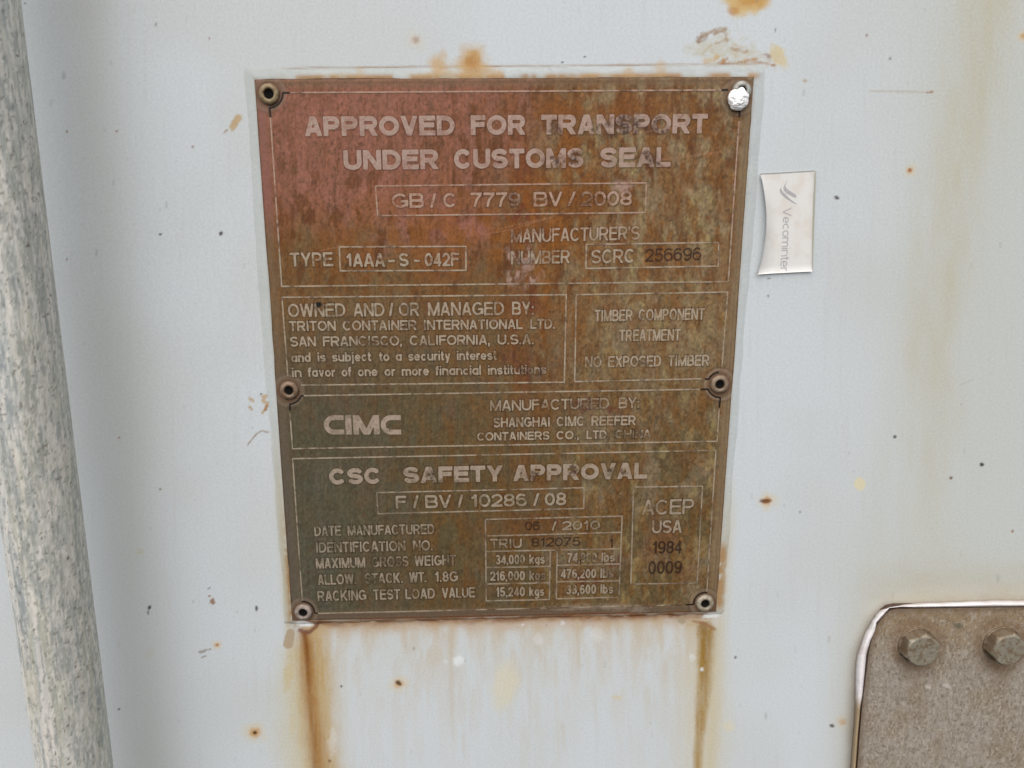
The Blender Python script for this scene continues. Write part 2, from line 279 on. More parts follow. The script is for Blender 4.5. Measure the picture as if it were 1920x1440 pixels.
    amb = np.exp(-(((U - 830) / 230) ** 2 + ((V - 440) / 75) ** 2)) + .8 * np.exp(-(((U - 1010) / 90) ** 2 + ((V - 470) / 170) ** 2))
    C = mixc(C, col(138, 84, 26), np.clip(amb, 0, 1) * ss(fbm((U + 25 * med) / 22, V / 34, 5, 131), .42, .62) * .62)
    C = mixc(C, col(84, 86, 74), ss(V, 640, 900) * (1 - ss(U, 560, 820)) * (.35 + .5 * big))
    # scratches
    for pts in ([(905, 440), (960, 430), (1040, 405)], [(940, 428), (1010, 412)], [(1180, 250), (1290, 238)], [(1240, 300), (1350, 285)], [(600, 470), (640, 462)]):
        C = mixc(C, col(172, 124, 96), stroke(U, V, pts, .9, .5, .6) * .45)
    # brushed grain
    g = fbm(U / 2.6, V / 60, 3, 115); C = C * (0.82 + .36 * g)[..., None]
    g = fbm(U / 3.2, V / 4.2, 3, 116); ga = (.26 + .16 * ss(U, 900, 1100)); C = C * (1 + ga * (g * 2 - 1))[..., None]
    g = ss(fbm(U / 5, V / 6, 4, 122), .3, .7); C = C * (0.88 + .16 * g)[..., None]
    C = mixc(C, col(92, 58, 34), ss(fbm(U / 5, V / 8, 3, 119), .7, .8) * .55)
    C = C * .96
    # rim: greyer and cleaner, dark line just inside the edge
    eL = U - (478.5 + (V - 148) * .0695); eR = 1413 - (V - 143) * .0705 - U
    eT = V - (148.3 - (U - 478) * .0055); eB = (1163 - (U - 548) * .0218) - V
    e = np.minimum(np.minimum(eL, eR), np.minimum(eT, eB)) + 3 * (fbm(U / 30, V / 30, 3, 117) - .5)
    C = mixc(C, col(122, 100, 76), (1 - ss(e, 10, 24)) * .5)
    C = mixc(C, col(134, 114, 86), (1 - ss(eR, 8, 22)) * .6)
    C = mixc(C, col(142, 92, 84), (1 - ss(eL, 12, 22)) * (1 - ss(V, 380, 460)) * .6)
    C = mixc(C, col(96, 84, 72), (1 - ss(eB, 8, 16)) * .6)
    C = mixc(C, col(90, 84, 74), (1 - ss(eL, 10, 20)) * ss(V, 600, 900) * .7)
    C = mixc(C, col(78, 58, 42), (1 - ss(e, 1.2, 3.6)) * (.4 + .5 * fbm(U / 14, V / 14, 3, 118)) * .85)
    C = mixc(C, col(96, 74, 58), np.exp(-((eT - 9) / 1.6) ** 2) * .45)
    C = mixc(C, col(92, 74, 62), np.exp(-((eB - 9) / 1.5) ** 2) * .5)
    C = mixc(C, col(88, 72, 60), np.exp(-((eR - 8) / 1.2) ** 2) * .4 * ss(V, 200, 260))
    C = mixc(C, col(120, 70, 36), (1 - ss(eB, 0, 7)) * ss(U, 620, 700) * ss(fbm(U / 30, V / 9, 3, 120), .3, .6) * .8)
    for x, y, rx in ((1080, 1137, 40), (1200, 1140, 18), (1150, 1135, 30)):
        C = mixc(C, col(150, 136, 120), ell(U, V, x, y, rx, 5, -1, .5, 1.2, x) * .45)
    # clean ring round each rivet
    for i, (x, y, s) in enumerate(RIV):
        r = np.hypot(U - x, V - y) / s
        if i == 3: r = np.hypot(U - 1383, V - 183)
        C = mixc(C, col(118, 102, 84), (1 - ss(r, 29, 36)) * .6)
        C = mixc(C, col(86, 66, 54), np.exp(-((r - 36) / 1.8) ** 2) * (.5 if i in (3, 4, 5) else .22))
        C = mixc(C, col(160, 136, 120), np.exp(-((r - 31) / 2) ** 2) * (.4 if i in (4,) else .15))
        C = mixc(C, col(96, 60, 38), np.exp(-((r - 21) / 3.5) ** 2) * .6)
    C = mixc(C, col(24, 20, 18), ell(U, V, 599, 570, 7, 5.5, -30, .15, .5, 121))
    return C
SPOTS = [(1040, 240, 9, 10), (1047, 250, 8, 6), (1118, 240, 9, 8), (1170, 233, 26, 18), (1190, 245, 12, 9), (1233, 235, 14, 13), (1246, 248, 9, 7), (1216, 296, 13, 12), (1232, 308, 6, 5), (1075, 302, 10, 8), (1085, 290, 12, 8), (1045, 300, 9, 16),
         (964, 440, 9, 16), (968, 486, 12, 14), (985, 490, 14, 10), (1105, 762, 30, 12), (1178, 815, 40, 10), (998, 695, 24, 9), (764, 578, 14, 12), (780, 610, 30, 6), (695, 640, 26, 8), (820, 905, 16, 8), (810, 893, 8, 16),
         (1000, 890, 10, 9), (1075, 880, 9, 9), (1145, 884, 8, 7), (1168, 883, 6, 6), (740, 1055, 30, 9), (695, 1050, 14, 10), (1245, 1025, 30, 14), (1100, 1045, 24, 8), (1150, 1078, 18, 10), (965, 375, 12, 18), (1100, 375, 22, 14), (1060, 600, 5, 5),
         (1010, 1080, 14, 9), (1200, 680, 20, 6), (1205, 600, 26, 5), (690, 1088, 20, 8), (850, 1050, 14, 14), (600, 572, 8, 7)]
def letter_paint(U, V, kind):
    plate = plate_paint(U, V)
    light = mixc(np.broadcast_to(col(166, 152, 132), U.shape + (3,)), col(172, 142, 124), ss(430 - V, -60, 60) * .9)
    light = light * (1 - .15 * ss(V, 800, 1000))[..., None]
    if kind == 'heading': light = mixc(light, col(168, 146, 134), .75 * (1 - .6 * ss(V, 700, 850)))
    n = fbm(U / 3.5, V / 4.5, 4, 201); n2 = fbm(U / 30, V / 18, 4, 202)
    k = 1.0 - .5 * ss(n2, .48, .72) - .5 * ss(n, .52, .7)
    if kind == 'heading': k = k * .6 + .38 - .2 * ss(fbm(U / 4, V / 5, 3, 203), .62, .75)
    if kind == 'stamp': light = np.broadcast_to(col(50, 34, 26), U.shape + (3,)); k = np.clip(.8 + .4 * (n - .35), 0, 1)
    if kind == 'black': light = np.broadcast_to(col(30, 24, 22), U.shape + (3,)); k = np.full(U.shape, .96)
    C = plate * (1 - np.clip(k, 0, 1)[..., None]) + light * np.clip(k, 0, 1)[..., None]
    if kind in ('heading', 'text', 'line'):
        sp = np.zeros_like(U)
        for x, y, rx, ry in SPOTS: sp = np.maximum(sp, ell(U, V, x, y, rx, ry, 0, .6, 1.0, int(x)))
        C = mixc(C, plate * .8, sp * .6)
        C = mixc(C, col(70, 48, 44), sp * ss(n, .42, .6) * (.85 if kind == 'heading' else .45))
    if kind == 'line':
        q = fbm(U / 14, V / 14, 3, 204); C = mixc(C, col(70, 50, 38), ss(q, .62, .72) * .6)
        C = mixc(C, col(84, 64, 48), ss(V, 1126, 1130) * ss(U, 800, 900) * ss(fbm(U / 20, V * 0, 3, 205), .4, .6) * .8)
    C = C * (.93 + .14 * fbm(U / 3, V / 3, 2, 206))[..., None]
    C = mixc(C, col(24, 20, 18), ell(U, V, 599, 570, 7, 5.5, -30, .15, .5, 121))
    return C

# ------------------------------------------------------------------ mesh helpers
def mesh_obj(name, verts, faces, mat, parent=None, paint=None, smooth=False):
    me = bpy.data.meshes.new(name)
    V = np.asarray(verts, float)
    q = parent
    while q is not None: V = V - np.array(q.location); q = q.parent
    if isinstance(faces, np.ndarray):
        n, k = faces.shape
        me.vertices.add(len(V)); me.vertices.foreach_set('co', V.astype(np.float32).ravel())
        me.loops.add(n * k); me.loops.foreach_set('vertex_index', faces.astype(np.int32).ravel())
        me.polygons.add(n); me.polygons.foreach_set('loop_start', np.arange(0, n * k, k, dtype=np.int32))
        me.update(calc_edges=True); me.validate()
    else:
        me.from_pydata([tuple(v) for v in V], [], faces); me.update()
    if paint is not None:
        at = me.attributes.new('paint', 'FLOAT_COLOR', 'POINT')
        c = np.ones((len(V), 4), np.float32); c[:, :3] = paint; at.data.foreach_set('color', c.ravel())
    if smooth: me.polygons.foreach_set('use_smooth', np.ones(len(me.polygons), bool))
    me.materials.append(mat)
    o = bpy.data.objects.new(name, me); sc.collection.objects.link(o)
    if parent is not None: o.parent = parent
    return o
def root(name, loc, label, cat, group=None):
    o = bpy.data.objects.new(name, None); sc.collection.objects.link(o); o.location = loc; o.empty_display_size = .01
    o['label'] = label; o['category'] = cat
    if group: o['group'] = group
    return o
def gridf(nu, nv, off=0):
    i = np.arange(nu - 1)[None, :] + np.arange(nv - 1)[:, None] * nu + off
    return np.stack([i, i + 1, i + nu + 1, i + nu], -1).reshape(-1, 4)
def lathe(prof, c, seg=40, wob=None):
    """profile (r, height out of the wall) about the -Y axis at c"""
    vs = []; a = np.linspace(0, 2 * math.pi, seg, endpoint=False)
    for r, h in prof:
        rr = r * (1 + (wob(a) if wob else 0))
        vs.append(np.stack([c[0] + rr * np.cos(a), np.full(seg, c[1] - h), c[2] + rr * np.sin(a)], -1))
    fs = []
    for k in range(len(prof) - 1):
        for i in range(seg):
            j = (i + 1) % seg; fs.append((k * seg + i, k * seg + j, (k + 1) * seg + j, (k + 1) * seg + i))
    fs.append(tuple(range((len(prof) - 1) * seg, len(prof) * seg)))
    return np.concatenate(vs), fs

# ------------------------------------------------------------------ materials
def mat_paint(name, rough=.5, spec=.4, bump=.05, bscale=900, grain=.06, metal=0.0, stretch=(1, 1, 1), attr=True, base=(.5, .5, .5), rvar=.1, bdist=.0005):
    m = bpy.data.materials.new(name); m.use_nodes = True; nt = m.node_tree; b = nt.nodes['Principled BSDF']
    tc = nt.nodes.new('ShaderNodeTexCoord'); mp = nt.nodes.new('ShaderNodeMapping'); mp.inputs['Scale'].default_value = stretch
    nt.links.new(tc.outputs['Object'], mp.inputs[0])
    n1 = nt.nodes.new('ShaderNodeTexNoise'); n1.inputs['Scale'].default_value = bscale; n1.inputs['Detail'].default_value = 3
    nt.links.new(mp.outputs[0], n1.inputs['Vector'])
    if attr:
        at = nt.nodes.new('ShaderNodeAttribute'); at.attribute_name = 'paint'; src = at.outputs['Color']
    else:
        rg = nt.nodes.new('ShaderNodeRGB'); rg.outputs[0].default_value = (*base, 1); src = rg.outputs[0]
    mr = nt.nodes.new('ShaderNodeMapRange'); mr.inputs['From Min'].default_value = .25; mr.inputs['From Max'].default_value = .75
    mr.inputs['To Min'].default_value = 1 - grain; mr.inputs['To Max'].default_value = 1 + grain
    nt.links.new(n1.outputs[0], mr.inputs['Value'])
    mx = nt.nodes.new('ShaderNodeVectorMath'); mx.operation = 'SCALE'
    nt.links.new(src, mx.inputs[0]); nt.links.new(mr.outputs[0], mx.inputs['Scale'])
    nt.links.new(mx.outputs[0], b.inputs['Base Color'])
    n2 = nt.nodes.new('ShaderNodeTexNoise'); n2.inputs['Scale'].default_value = bscale * .12; n2.inputs['Detail'].default_value = 5
    nt.links.new(mp.outputs[0], n2.inputs['Vector'])
    r = nt.nodes.new('ShaderNodeMapRange'); r.inputs['To Min'].default_value = rough - rvar; r.inputs['To Max'].default_value = rough + rvar
    nt.links.new(n2.outputs[0], r.inputs['Value']); nt.links.new(r.outputs[0], b.inputs['Roughness'])
    b.inputs['Specular IOR Level'].default_value = spec; b.inputs['Metallic'].default_value = metal
    bp = nt.nodes.new('ShaderNodeBump'); bp.inputs['Strength'].default_value = bump; bp.inputs['Distance'].default_value = bdist
    nt.links.new(n1.outputs[0], bp.inputs['Height']); nt.links.new(bp.outputs[0], b.inputs['Normal'])
    return m
M_wall = mat_paint('aged_white_paint', .5, .3, .08, 900, .07)
M_plate = mat_paint('tarnished_steel', .55, .22, .4, 1300, .12, .05, (1, 1, .5))
M_letter = mat_paint('etched_metal', .5, .25, .2, 1800, .09, .05)
M_seal = mat_paint('old_sealant', .6, .3, .3, 700, .04)
M_paper = mat_paint('sticker_paper', .55, .3, .05, 900, .02)
M_blob = mat_paint('white_mastic', .38, .7, 1.0, 420, .02, .35, attr=False, base=(.99, .98, .98), bdist=.001)
M_hole_shade = mat_paint('hollow_shade', .8, .1, .1, 500, .1, attr=False, base=(.006, .0055, .005))
M_rivet = mat_paint('rivet_metal', .5, .4, .4, 1200, .12, .15)
M_bracket = mat_paint('weathered_steel', .6, .3, .4, 1100, .1, .1)
M_bolt = mat_paint('dull_bolt_steel', .5, .4, .5, 700, .12, .3)
M_ink = mat_paint('faded_ink', .6, .2, .05, 900, .1, attr=False, base=(.40, .39, .40))

# ------------------------------------------------------------------ container door skin
def axis(lo, hi, step, pad_lo, pad_hi):
    core = np.arange(lo, hi, step)
    return np.concatenate([np.linspace(pad_lo, lo, 14)[:-1], core, np.linspace(core[-1], pad_hi, 14)[1:]])
gx = axis(-.285, .30, .00058, -.75, .75); gz = axis(-.24, .175, .00058, -.65, .6)
X, Z = np.meshgrid(gx, gz); Y = .0006 * (fbm(X * 9 + 5, Z * 9 + 5, 2, 301) - .5)
VV = np.stack([X, Y, Z], -1); U_, V_ = S(np.stack([X, 0 * X, Z], -1))
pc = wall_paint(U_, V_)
nvx = len(gx); nvz = len(gz)
verts = VV.reshape(-1, 3); faces = gridf(nvx, nvz)
ring = np.concatenate([np.arange(nvx), np.arange(1, nvz) * nvx + nvx - 1, (nvz - 1) * nvx + np.arange(nvx - 2, -1, -1), np.arange(nvz - 2, 0, -1) * nvx])
back = verts[ring] + [0, .03, 0]; nb = len(verts); rb = np.arange(len(ring)) + nb
sides = np.stack([ring, rb, np.roll(rb, -1), np.roll(ring, -1)], -1)
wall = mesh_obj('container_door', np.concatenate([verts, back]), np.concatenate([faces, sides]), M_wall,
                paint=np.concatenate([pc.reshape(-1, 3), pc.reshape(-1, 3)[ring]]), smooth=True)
wall['label'] = 'white painted container door panel with rust runs, behind everything else'; wall['category'] = 'container door'

# ------------------------------------------------------------------ data plate
TL, TR, BR, BL = [P(*q) for q in ((478.2, 148.3), (1413.5, 143.1), (1342.6, 1145.3), (548.3, 1162.5))]
PT = .0012                                                 # plate thickness (front face at y = -PT)
plate = root('data_plate', tuple((BL + BR) / 2), 'large rust-stained metal approval plate headed APPROVED FOR TRANSPORT UNDER CUSTOMS SEAL', 'data plate')
def bil(s, t, y):
    s = s[..., None]; t = t[..., None]
    p = (TL * (1 - s) + TR * s) * (1 - t) + (BL * (1 - s) + BR * s) * t
    p = p.copy(); p[..., 1] = y; return p
nu, nv = 500, 590
s_, t_ = np.meshgrid(np.linspace(0, 1, nu), np.linspace(0, 1, nv))
fr = bil(s_, t_, -PT)
def ydent(x, z): return -.00025 * (fbm(x * 22 + 7, z * 22 + 3, 2, 311) - .5)
edge = np.minimum(np.minimum(s_, 1 - s_), np.minimum(t_, 1 - t_))
fr[..., 1] += ydent(fr[..., 0], fr[..., 2]) + .00025 * (1 - ss(edge, 0, .003))
pu, pv = S(bil(s_, t_, 0.0))
cpl = plate_paint(pu, pv).reshape(-1, 3)
verts = fr.reshape(-1, 3)
ring = np.concatenate([np.arange(nu), np.arange(1, nv) * nu + nu - 1, (nv - 1) * nu + np.arange(nu - 2, -1, -1), np.arange(nv - 2, 0, -1) * nu])
back = verts[ring].copy(); back[:, 1] = .0004; rb = np.arange(len(ring)) + len(verts)
sides = np.stack([ring, rb, np.roll(rb, -1), np.roll(ring, -1)], -1)
fc = gridf(nu, nv)[:, ::-1]
mesh_obj('plate_sheet', np.concatenate([verts, back]), np.concatenate([fc, sides]), M_plate, plate,
         np.concatenate([cpl, cpl[ring] * .5]), smooth=False)

# ------------------------------------------------------------------ lettering: stroke font -> relief meshes
def arc(cx, cy, rx, ry, a0, a1, n=18):
    t = np.radians(np.linspace(a0, a1, n)); return [(cx + rx * math.cos(x), cy + ry * math.sin(x)) for x in t]
def ext(p, q, e):
    dx, dy = q[0] - p[0], q[1] - p[1]; L = math.hypot(dx, dy); dx *= e / L; dy *= e / L
    return [(p[0] - dx, p[1] - dy), (q[0] + dx, q[1] + dy)]
def adiag(W, a, h=1.0): return a * math.hypot(W, h) / h
NW = dict(A=.93, B=.9, C=.98, D=.95, E=.86, F=.8, G=1.04, H=.94, I=.3, J=.7, K=.95, L=.76, M=1.1, N=.94, O=1.06, P=.88, R=.96, S=.9, T=.84, U=.94, V=.92, W=1.3, X=.92, Y=.92, Z=.84)
NW.update({'1': .5, '/': .4, '-': .42, '.': .26, ',': .26, ':': .26, "'": .2, 'i': .2, 'l': .2, 'j': .26, 't': .38, 'f': .38, 'r': .42, 'm': 1.06, 'y': .64, 'v': .64, 's': .62, 'c': .64})
def nat(ch): return NW.get(ch, .78 if ch.isdigit() else .68)
def glyph(ch, W, a):
    """strokes (lists of points) in a W x 1 box with half stroke width a"""
    t, b, l, r = 1 - a, a, a, W - a; m = W / 2; S_ = []
    E_ = lambda p, q: S_.append(ext(p, q, 3 * a))
    L_ = lambda *p: S_.append(list(p))
    if ch == 'A':
        d = adiag(m, a); k = d * .55; E_((d, 0), (m - k * .35, 1)); E_((W - d, 0), (m + k * .35, 1)); L_((W * .22, .3), (W * .78, .3))
    elif ch in 'BPR':
        L_((l, 0), (l, 1)); ym = .5 if ch == 'B' else .46; rr = (t - ym) / 2
        ex = r - min(rr, (r - l) * .5)
        L_((l, t), (ex - .02, t), *arc(ex - .02, (t + ym) / 2, r - ex, rr, 90, -90), (l, ym))
        if ch == 'B': rr = (ym - b) / 2; L_((l, ym), (ex, ym), *arc(ex, (b + ym) / 2, r - ex + a * .4, rr, 90, -90), (l, b))
        if ch == 'R': E_((m * 1.05, ym), (W - a * 1.15, 0)); S_[-1][0] = (m * 1.05, ym)
    elif ch == 'C': L_(*arc(m, .5, m - a, .5 - a, 42, 318, 30))
    elif ch == 'G': L_(*arc(m, .5, m - a, .5 - a, 42, 335, 30)); L_((r, .1), (r, .46)); L_((m * 1.05, .46), (W, .46))
    elif ch == 'D': L_((l, 0), (l, 1)); ex = W * .45; L_((l, t), (ex, t), *arc(ex, .5, r - ex, .5 - a, 90, -90), (l, b))
    elif ch in 'EF':
        L_((l, 0), (l, 1)); L_((l, t), (W, t)); L_((l, .53), (W * .93, .53))
        if ch == 'E': L_((l, b), (W, b))
    elif ch == 'H': L_((l, 0), (l, 1)); L_((r, 0), (r, 1)); L_((l, .53), (r, .53))
    elif ch in 'Il': L_((m, 0), (m, 1))
    elif ch == 'J': L_((r, 1), (r, .3), *arc(m, .3, m - a, .3 - a, 0, -180))
    elif ch == 'K': L_((l, 0), (l, 1)); E_((l, .32), (W - 1.3 * a, 1)); S_[-1][0] = (l, .32); E_((W * .38, .56), (W - 1.2 * a, 0)); S_[-1][0] = (W * .38, .56)
    elif ch == 'L': L_((l, 0), (l, 1)); L_((l, b), (W, b))
    elif ch == 'M': L_((l, 0), (l, 1)); L_((r, 0), (r, 1)); E_((l * 1.1, 1), (m, 0)); E_((W - l * 1.1, 1), (m, 0))
    elif ch == 'N': L_((l, 0), (l, 1)); L_((r, 0), (r, 1)); E_((l * 1.15, 1), (W - l * 1.15, 0))
    elif ch in 'O0': L_(*arc(m, .5, m - a, .5 - a, 0, 360, 40), (m + m - a, .5 + .02))
    elif ch in 'S':
        q = .25 - a / 2 + .0; q2 = (1 - 2 * a) / 4
        L_(*arc(m, t - q2, m - a, q2, 25, 180, 14), *arc(m, t - q2, m - a, q2, 180, 258, 6), *arc(m, b + q2, m - a, q2, 80, 0, 7), *arc(m, b + q2, m - a, q2, 0, -155, 14))
    elif ch == 'T': L_((m, 0), (m, 1)); L_((0, t), (W, t))
    elif ch == 'U': L_((l, 1), (l, .36), *arc(m, .36, m - a, .36 - a, 180, 360), (r, 1))
    elif ch == 'V': d = adiag(m, a); E_((d, 1), (m, 0 + a * .2)); E_((W - d, 1), (m, 0 + a * .2))
    elif ch == 'W': d = adiag(W / 4, a); E_((d, 1), (W * .27, 0)); E_((W * .27, 0), (m, 1)); E_((m, 1), (W * .73, 0)); E_((W * .73, 0), (W - d, 1))
    elif ch == 'X': d = adiag(W, a) * .9; E_((d, 0), (W - d, 1)); E_((d, 1), (W - d, 0))
    elif ch == 'Y': d = adiag(m, a); L_((m, 0), (m, .45)); S_.append(ext((d, 1), (m, .4), 2 * a)); S_[-1][1] = (m, .4); S_.append(ext((W - d, 1), (m, .4), 2 * a)); S_[-1][1] = (m, .4)
    elif ch == 'Z': L_((0, t), (W, t)); L_((0, b), (W, b)); E_((a, b), (W - a, t))
    elif ch == '1': L_((W * .68, 0), (W * .68, 1)); L_((W * .68, .97), (W * .4, .77), (W * .1, .7))
    elif ch == '2': q = .27; L_(*arc(m, t - q + a * .0, m - a, q, 170, -25, 16), (l * 1.2, b)); L_((0, b), (W, b))
    elif ch == '3': q = (1 - 2 * a) / 4; L_(*arc(m, t - q, m - a * 1.3, q, 155, -80, 14), (m * .8, .5)); L_((m * .8, .5), *arc(m, b + q, m - a, q, 80, -160, 14))
    elif ch == '4': L_((W * .7, 0), (W * .7, 1)); L_((0, .28), (W, .28)); L_((W * .7, .96), (a * .8, .28))
    elif ch == '5': L_((W * .9, t), (W * .24, t)); L_((W * .24, 1 - a * .5), (W * .16, .46)); L_((W * .16, .5), *arc(m, .33, m - a, .33 - a, 130, -160, 18))
    elif ch in '69':
        p = [*arc(m, .6, m - a, .4 - a, 40, 180, 12), *arc(m, .33, m - a, .33 - a, 180, 360, 16), *arc(m, .33, m - a, .33 - a, 0, 180, 16)]
        L_(*([(W - x, 1 - y) for x, y in p] if ch == '9' else p))
    elif ch == '7': L_((0, t), (W - a * .3, t)); L_((W - a, t), (W * .5, .5), (W * .34, -.0))
    elif ch == '8': q = (1 - 2 * a) / 4; L_(*arc(m, t - q, m - a * 1.4, q, 0, 360, 24)); L_(*arc(m, b + q, m - a, q, 0, 360, 24))
    elif ch == '/': E_((a, 0), (W - a, 1))
    elif ch == '-': L_((0, .42), (W, .42))
    elif ch == '.': L_((m, 0), (m, 2.1 * a))
    elif ch == ',': L_((m, 2.1 * a), (m, 0)); L_((m + a * .2, a * .8), (m - a * .5, -.16))
    elif ch == ':': L_((m, 0), (m, 2.1 * a)); L_((m, .5), (m, .5 + 2.1 * a))
    elif ch == "'": L_((m, 1), (m, .7))
    else:
        x = .72; q = x / 2; o = lambda: L_(*arc(m, q, m - a, q - a, 0, 360, 30))
        if ch == 'a': o(); L_((r, 0), (r, x))
        elif ch == 'b': o(); L_((l, 0), (l, 1))
        elif ch == 'd': o(); L_((r, 0), (r, 1))
        elif ch == 'o': o()
        elif ch == 'c': L_(*arc(m, q, m - a, q - a, 45, 315, 24))
        elif ch == 'e': L_(*arc(m, q, m - a, q - a, 0, 320, 26)); L_((l, q), (W - a * .2, q))
        elif ch == 'g': o(); L_((r, x), (r, -.06), *arc(m, -.06, m - a, .2, 0, -150, 10))
        elif ch == 'i': L_((m, 0), (m, x)); L_((m, 1 - 1.8 * a), (m, 1))
        elif ch == 'j': L_((m, x), (m, -.1), (m - .1, -.24)); L_((m, 1 - 1.8 * a), (m, 1))
        elif ch == 'k': L_((l, 0), (l, 1)); L_((l, .25), (W - a, x)); L_((W * .4, .42), (W - a * .6, 0))
        elif ch in 'nmhu':
            if ch == 'n': L_((l, 0), (l, x)); L_((l, x - .25), *arc(m, x - .27, m - a, .27 - a, 180, 0, 12), (r, 0))
            if ch == 'u': L_((r, 0), (r, x)); L_((l, x), (l, .27), *arc(m, .27, m - a, .27 - a, 180, 360, 12))
            if ch == 'm':
                L_((l, 0), (l, x)); h = (m - a) / 2
                L_((l, x - .25), *arc(l + h, x - .25, h, .25 - a, 180, 0, 10), (m, 0)); L_((m, x - .25), *arc(m + h, x - .25, h, .25 - a, 180, 0, 10), (r, 0))
        elif ch == 'r': L_((l, 0), (l, x)); L_((l, x - .25), *arc(W * .95, x - .27, W * .95 - a, .27 - a, 180, 85, 8))
        elif ch == 's':
            q2 = (x - 2 * a) / 4
            L_(*arc(m, x - a - q2, m - a, q2, 25, 258, 16), *arc(m, a + q2, m - a, q2, 80, -155, 16))
        elif ch == 't': L_((m * .85, .94), (m * .85, .2), (m * 1.1, a), (W, a)); L_((0, x - a), (W, x - a))
        elif ch == 'f': L_((m * .8, 0), (m * .8, .78), (m * 1.1, 1 - a), (W, 1 - a)); L_((0, x - a), (W, x - a))
        elif ch == 'v': d = adiag(m, a, x); L_((d, x), (m, a * .5), (W - d, x))
        elif ch == 'y': d = adiag(m, a, x); L_((d, x), (m, .02)); L_((W - d, x), (m, .02), (m * .8, -.2), (m * .3, -.22))
    return S_
def field(S_, X, Y, a):
    f = np.full(X.shape, -9.0)
    for pts in S_:
        n = len(pts) - 1
        closed = n > 3 and math.hypot(pts[0][0] - pts[-1][0], pts[0][1] - pts[-1][1]) < .05
        for i in range(n):
            (x0, y0), (x1, y1) = pts[i], pts[i + 1]; L = math.hypot(x1 - x0, y1 - y0)
            if L < 1e-6: continue
            dx, dy = (x1 - x0) / L, (y1 - y0) / L
            tt = (X - x0) * dx + (Y - y0) * dy; pp = np.abs(-(X - x0) * dy + (Y - y0) * dx)
            over0 = np.maximum(-tt, 0); over1 = np.maximum(tt - L, 0)
            g = a - np.hypot(pp, over0 + over1)
            if i == 0 and not closed: g = np.where(over0 > 0, np.minimum(a - pp, -over0), g)
            if i == n - 1 and not closed: g = np.where(over1 > 0, np.minimum(a - pp, -over1), g)
            if (i == 0 or i == n - 1) and not closed: g = np.minimum(g, np.where(tt < L / 2 if i == 0 else tt < -9, tt, 9.)); g = np.minimum(g, np.where(tt > L / 2 if i == n - 1 else tt > 1e9, L - tt, 9.))
            f = np.maximum(f, g)
    return f
_cache = {}
def glyph_mesh(ch, W, a, res, shape=None, grow=0.0):
    key = (ch, round(W, 2), round(a, 3), res, grow)
    if key in _cache: return _cache[key]
    h = 1.0 / res; low = -.32 if ch in 'gjy,' else 0.0; e = 2 * h + grow
    x0, x1 = -e, W + e
    nx = int(math.ceil((x1 - x0) / h)) + 1; ny = int(math.ceil((1 + e - (low - e)) / h)) + 1
    gx = x0 + np.arange(nx) * h; gy = low - e + np.arange(ny) * h
    X, Y = np.meshgrid(gx, gy); f = field(shape or glyph(ch, W, a), X, Y, a)
    f = np.minimum(f, np.minimum(Y - low, 1 - Y)); f = np.minimum(f, np.minimum(X + a * .0 + .004, W - X + .004))
    f = f + grow
    f = np.where(np.abs(f) < 1e-5, -1e-5, f)
    vid = {}; vs = []; fs = []; rim = []
    def node(j, i):
        k = (j, i)
        if k not in vid: vid[k] = len(vs); vs.append((gx[i], gy[j]))
        return vid[k]
    def cut(j0, i0, j1, i1):
        k = tuple(sorted(((j0, i0), (j1, i1))))
        if k not in vid:
            A, B = f[j0, i0], f[j1, i1]; t = A / (A - B)
            vid[k] = len(vs); vs.append((gx[i0] + t * (gx[i1] - gx[i0]), gy[j0] + t * (gy[j1] - gy[j0])))
        return vid[k]
    for j in range(ny - 1):
        for i in range(nx - 1):
            cs = ((j, i), (j, i + 1), (j + 1, i + 1), (j + 1, i)); ins = [f[c] > 0 for c in cs]
            if not any(ins): continue
            poly = []; cutf = []
            for k in range(4):
                c, d = cs[k], cs[(k + 1) % 4]
                if ins[k]: poly.append(node(*c)); cutf.append(False)
                if ins[k] != ins[(k + 1) % 4]: poly.append(cut(*c, *d)); cutf.append(ins[k])   # True: leaving
            n = len(poly)
            if n < 3: continue
            fs.append(tuple(poly))
            for k in range(n):
                if cutf[k]: rim.append((poly[k], poly[(k + 1) % n]))
    _cache[key] = (np.array(vs) if vs else np.zeros((0, 2)), fs, rim); return _cache[key]
class Relief:
    """collects flat glyphs / strips as relief on the plate"""
    def __init__(self): self.v = []; self.f = []; self.n = 0; self.halo = []
    def add(self, pts3, faces, rim, h, y0, halo=0):
        nvt = len(pts3); top = pts3.copy(); top[:, 1] = y0(pts3[:, 0], pts3[:, 2]) - h; bot = pts3.copy(); bot[:, 1] = y0(pts3[:, 0], pts3[:, 2]) + .00008
        o = self.n; self.v += [top, bot]; self.n += 2 * nvt; self.halo.append(np.full(2 * nvt, halo))
        self.f += [tuple(o + k for k in fc) for fc in faces]
        self.f += [(o + p, o + nvt + p, o + nvt + q, o + q) for p, q in rim]
    def build(self, name, mat, parent, painter):
        V = np.concatenate(self.v); u, v = S(np.stack([V[:, 0], 0 * V[:, 0], V[:, 2]], -1))
        c = painter(u, v) if painter else None; k = np.concatenate(self.halo)
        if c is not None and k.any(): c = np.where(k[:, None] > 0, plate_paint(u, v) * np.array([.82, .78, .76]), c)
        return mesh_obj(name, V, self.f, mat, parent, c)
yplate = lambda x, z: -PT + ydent(x, z)
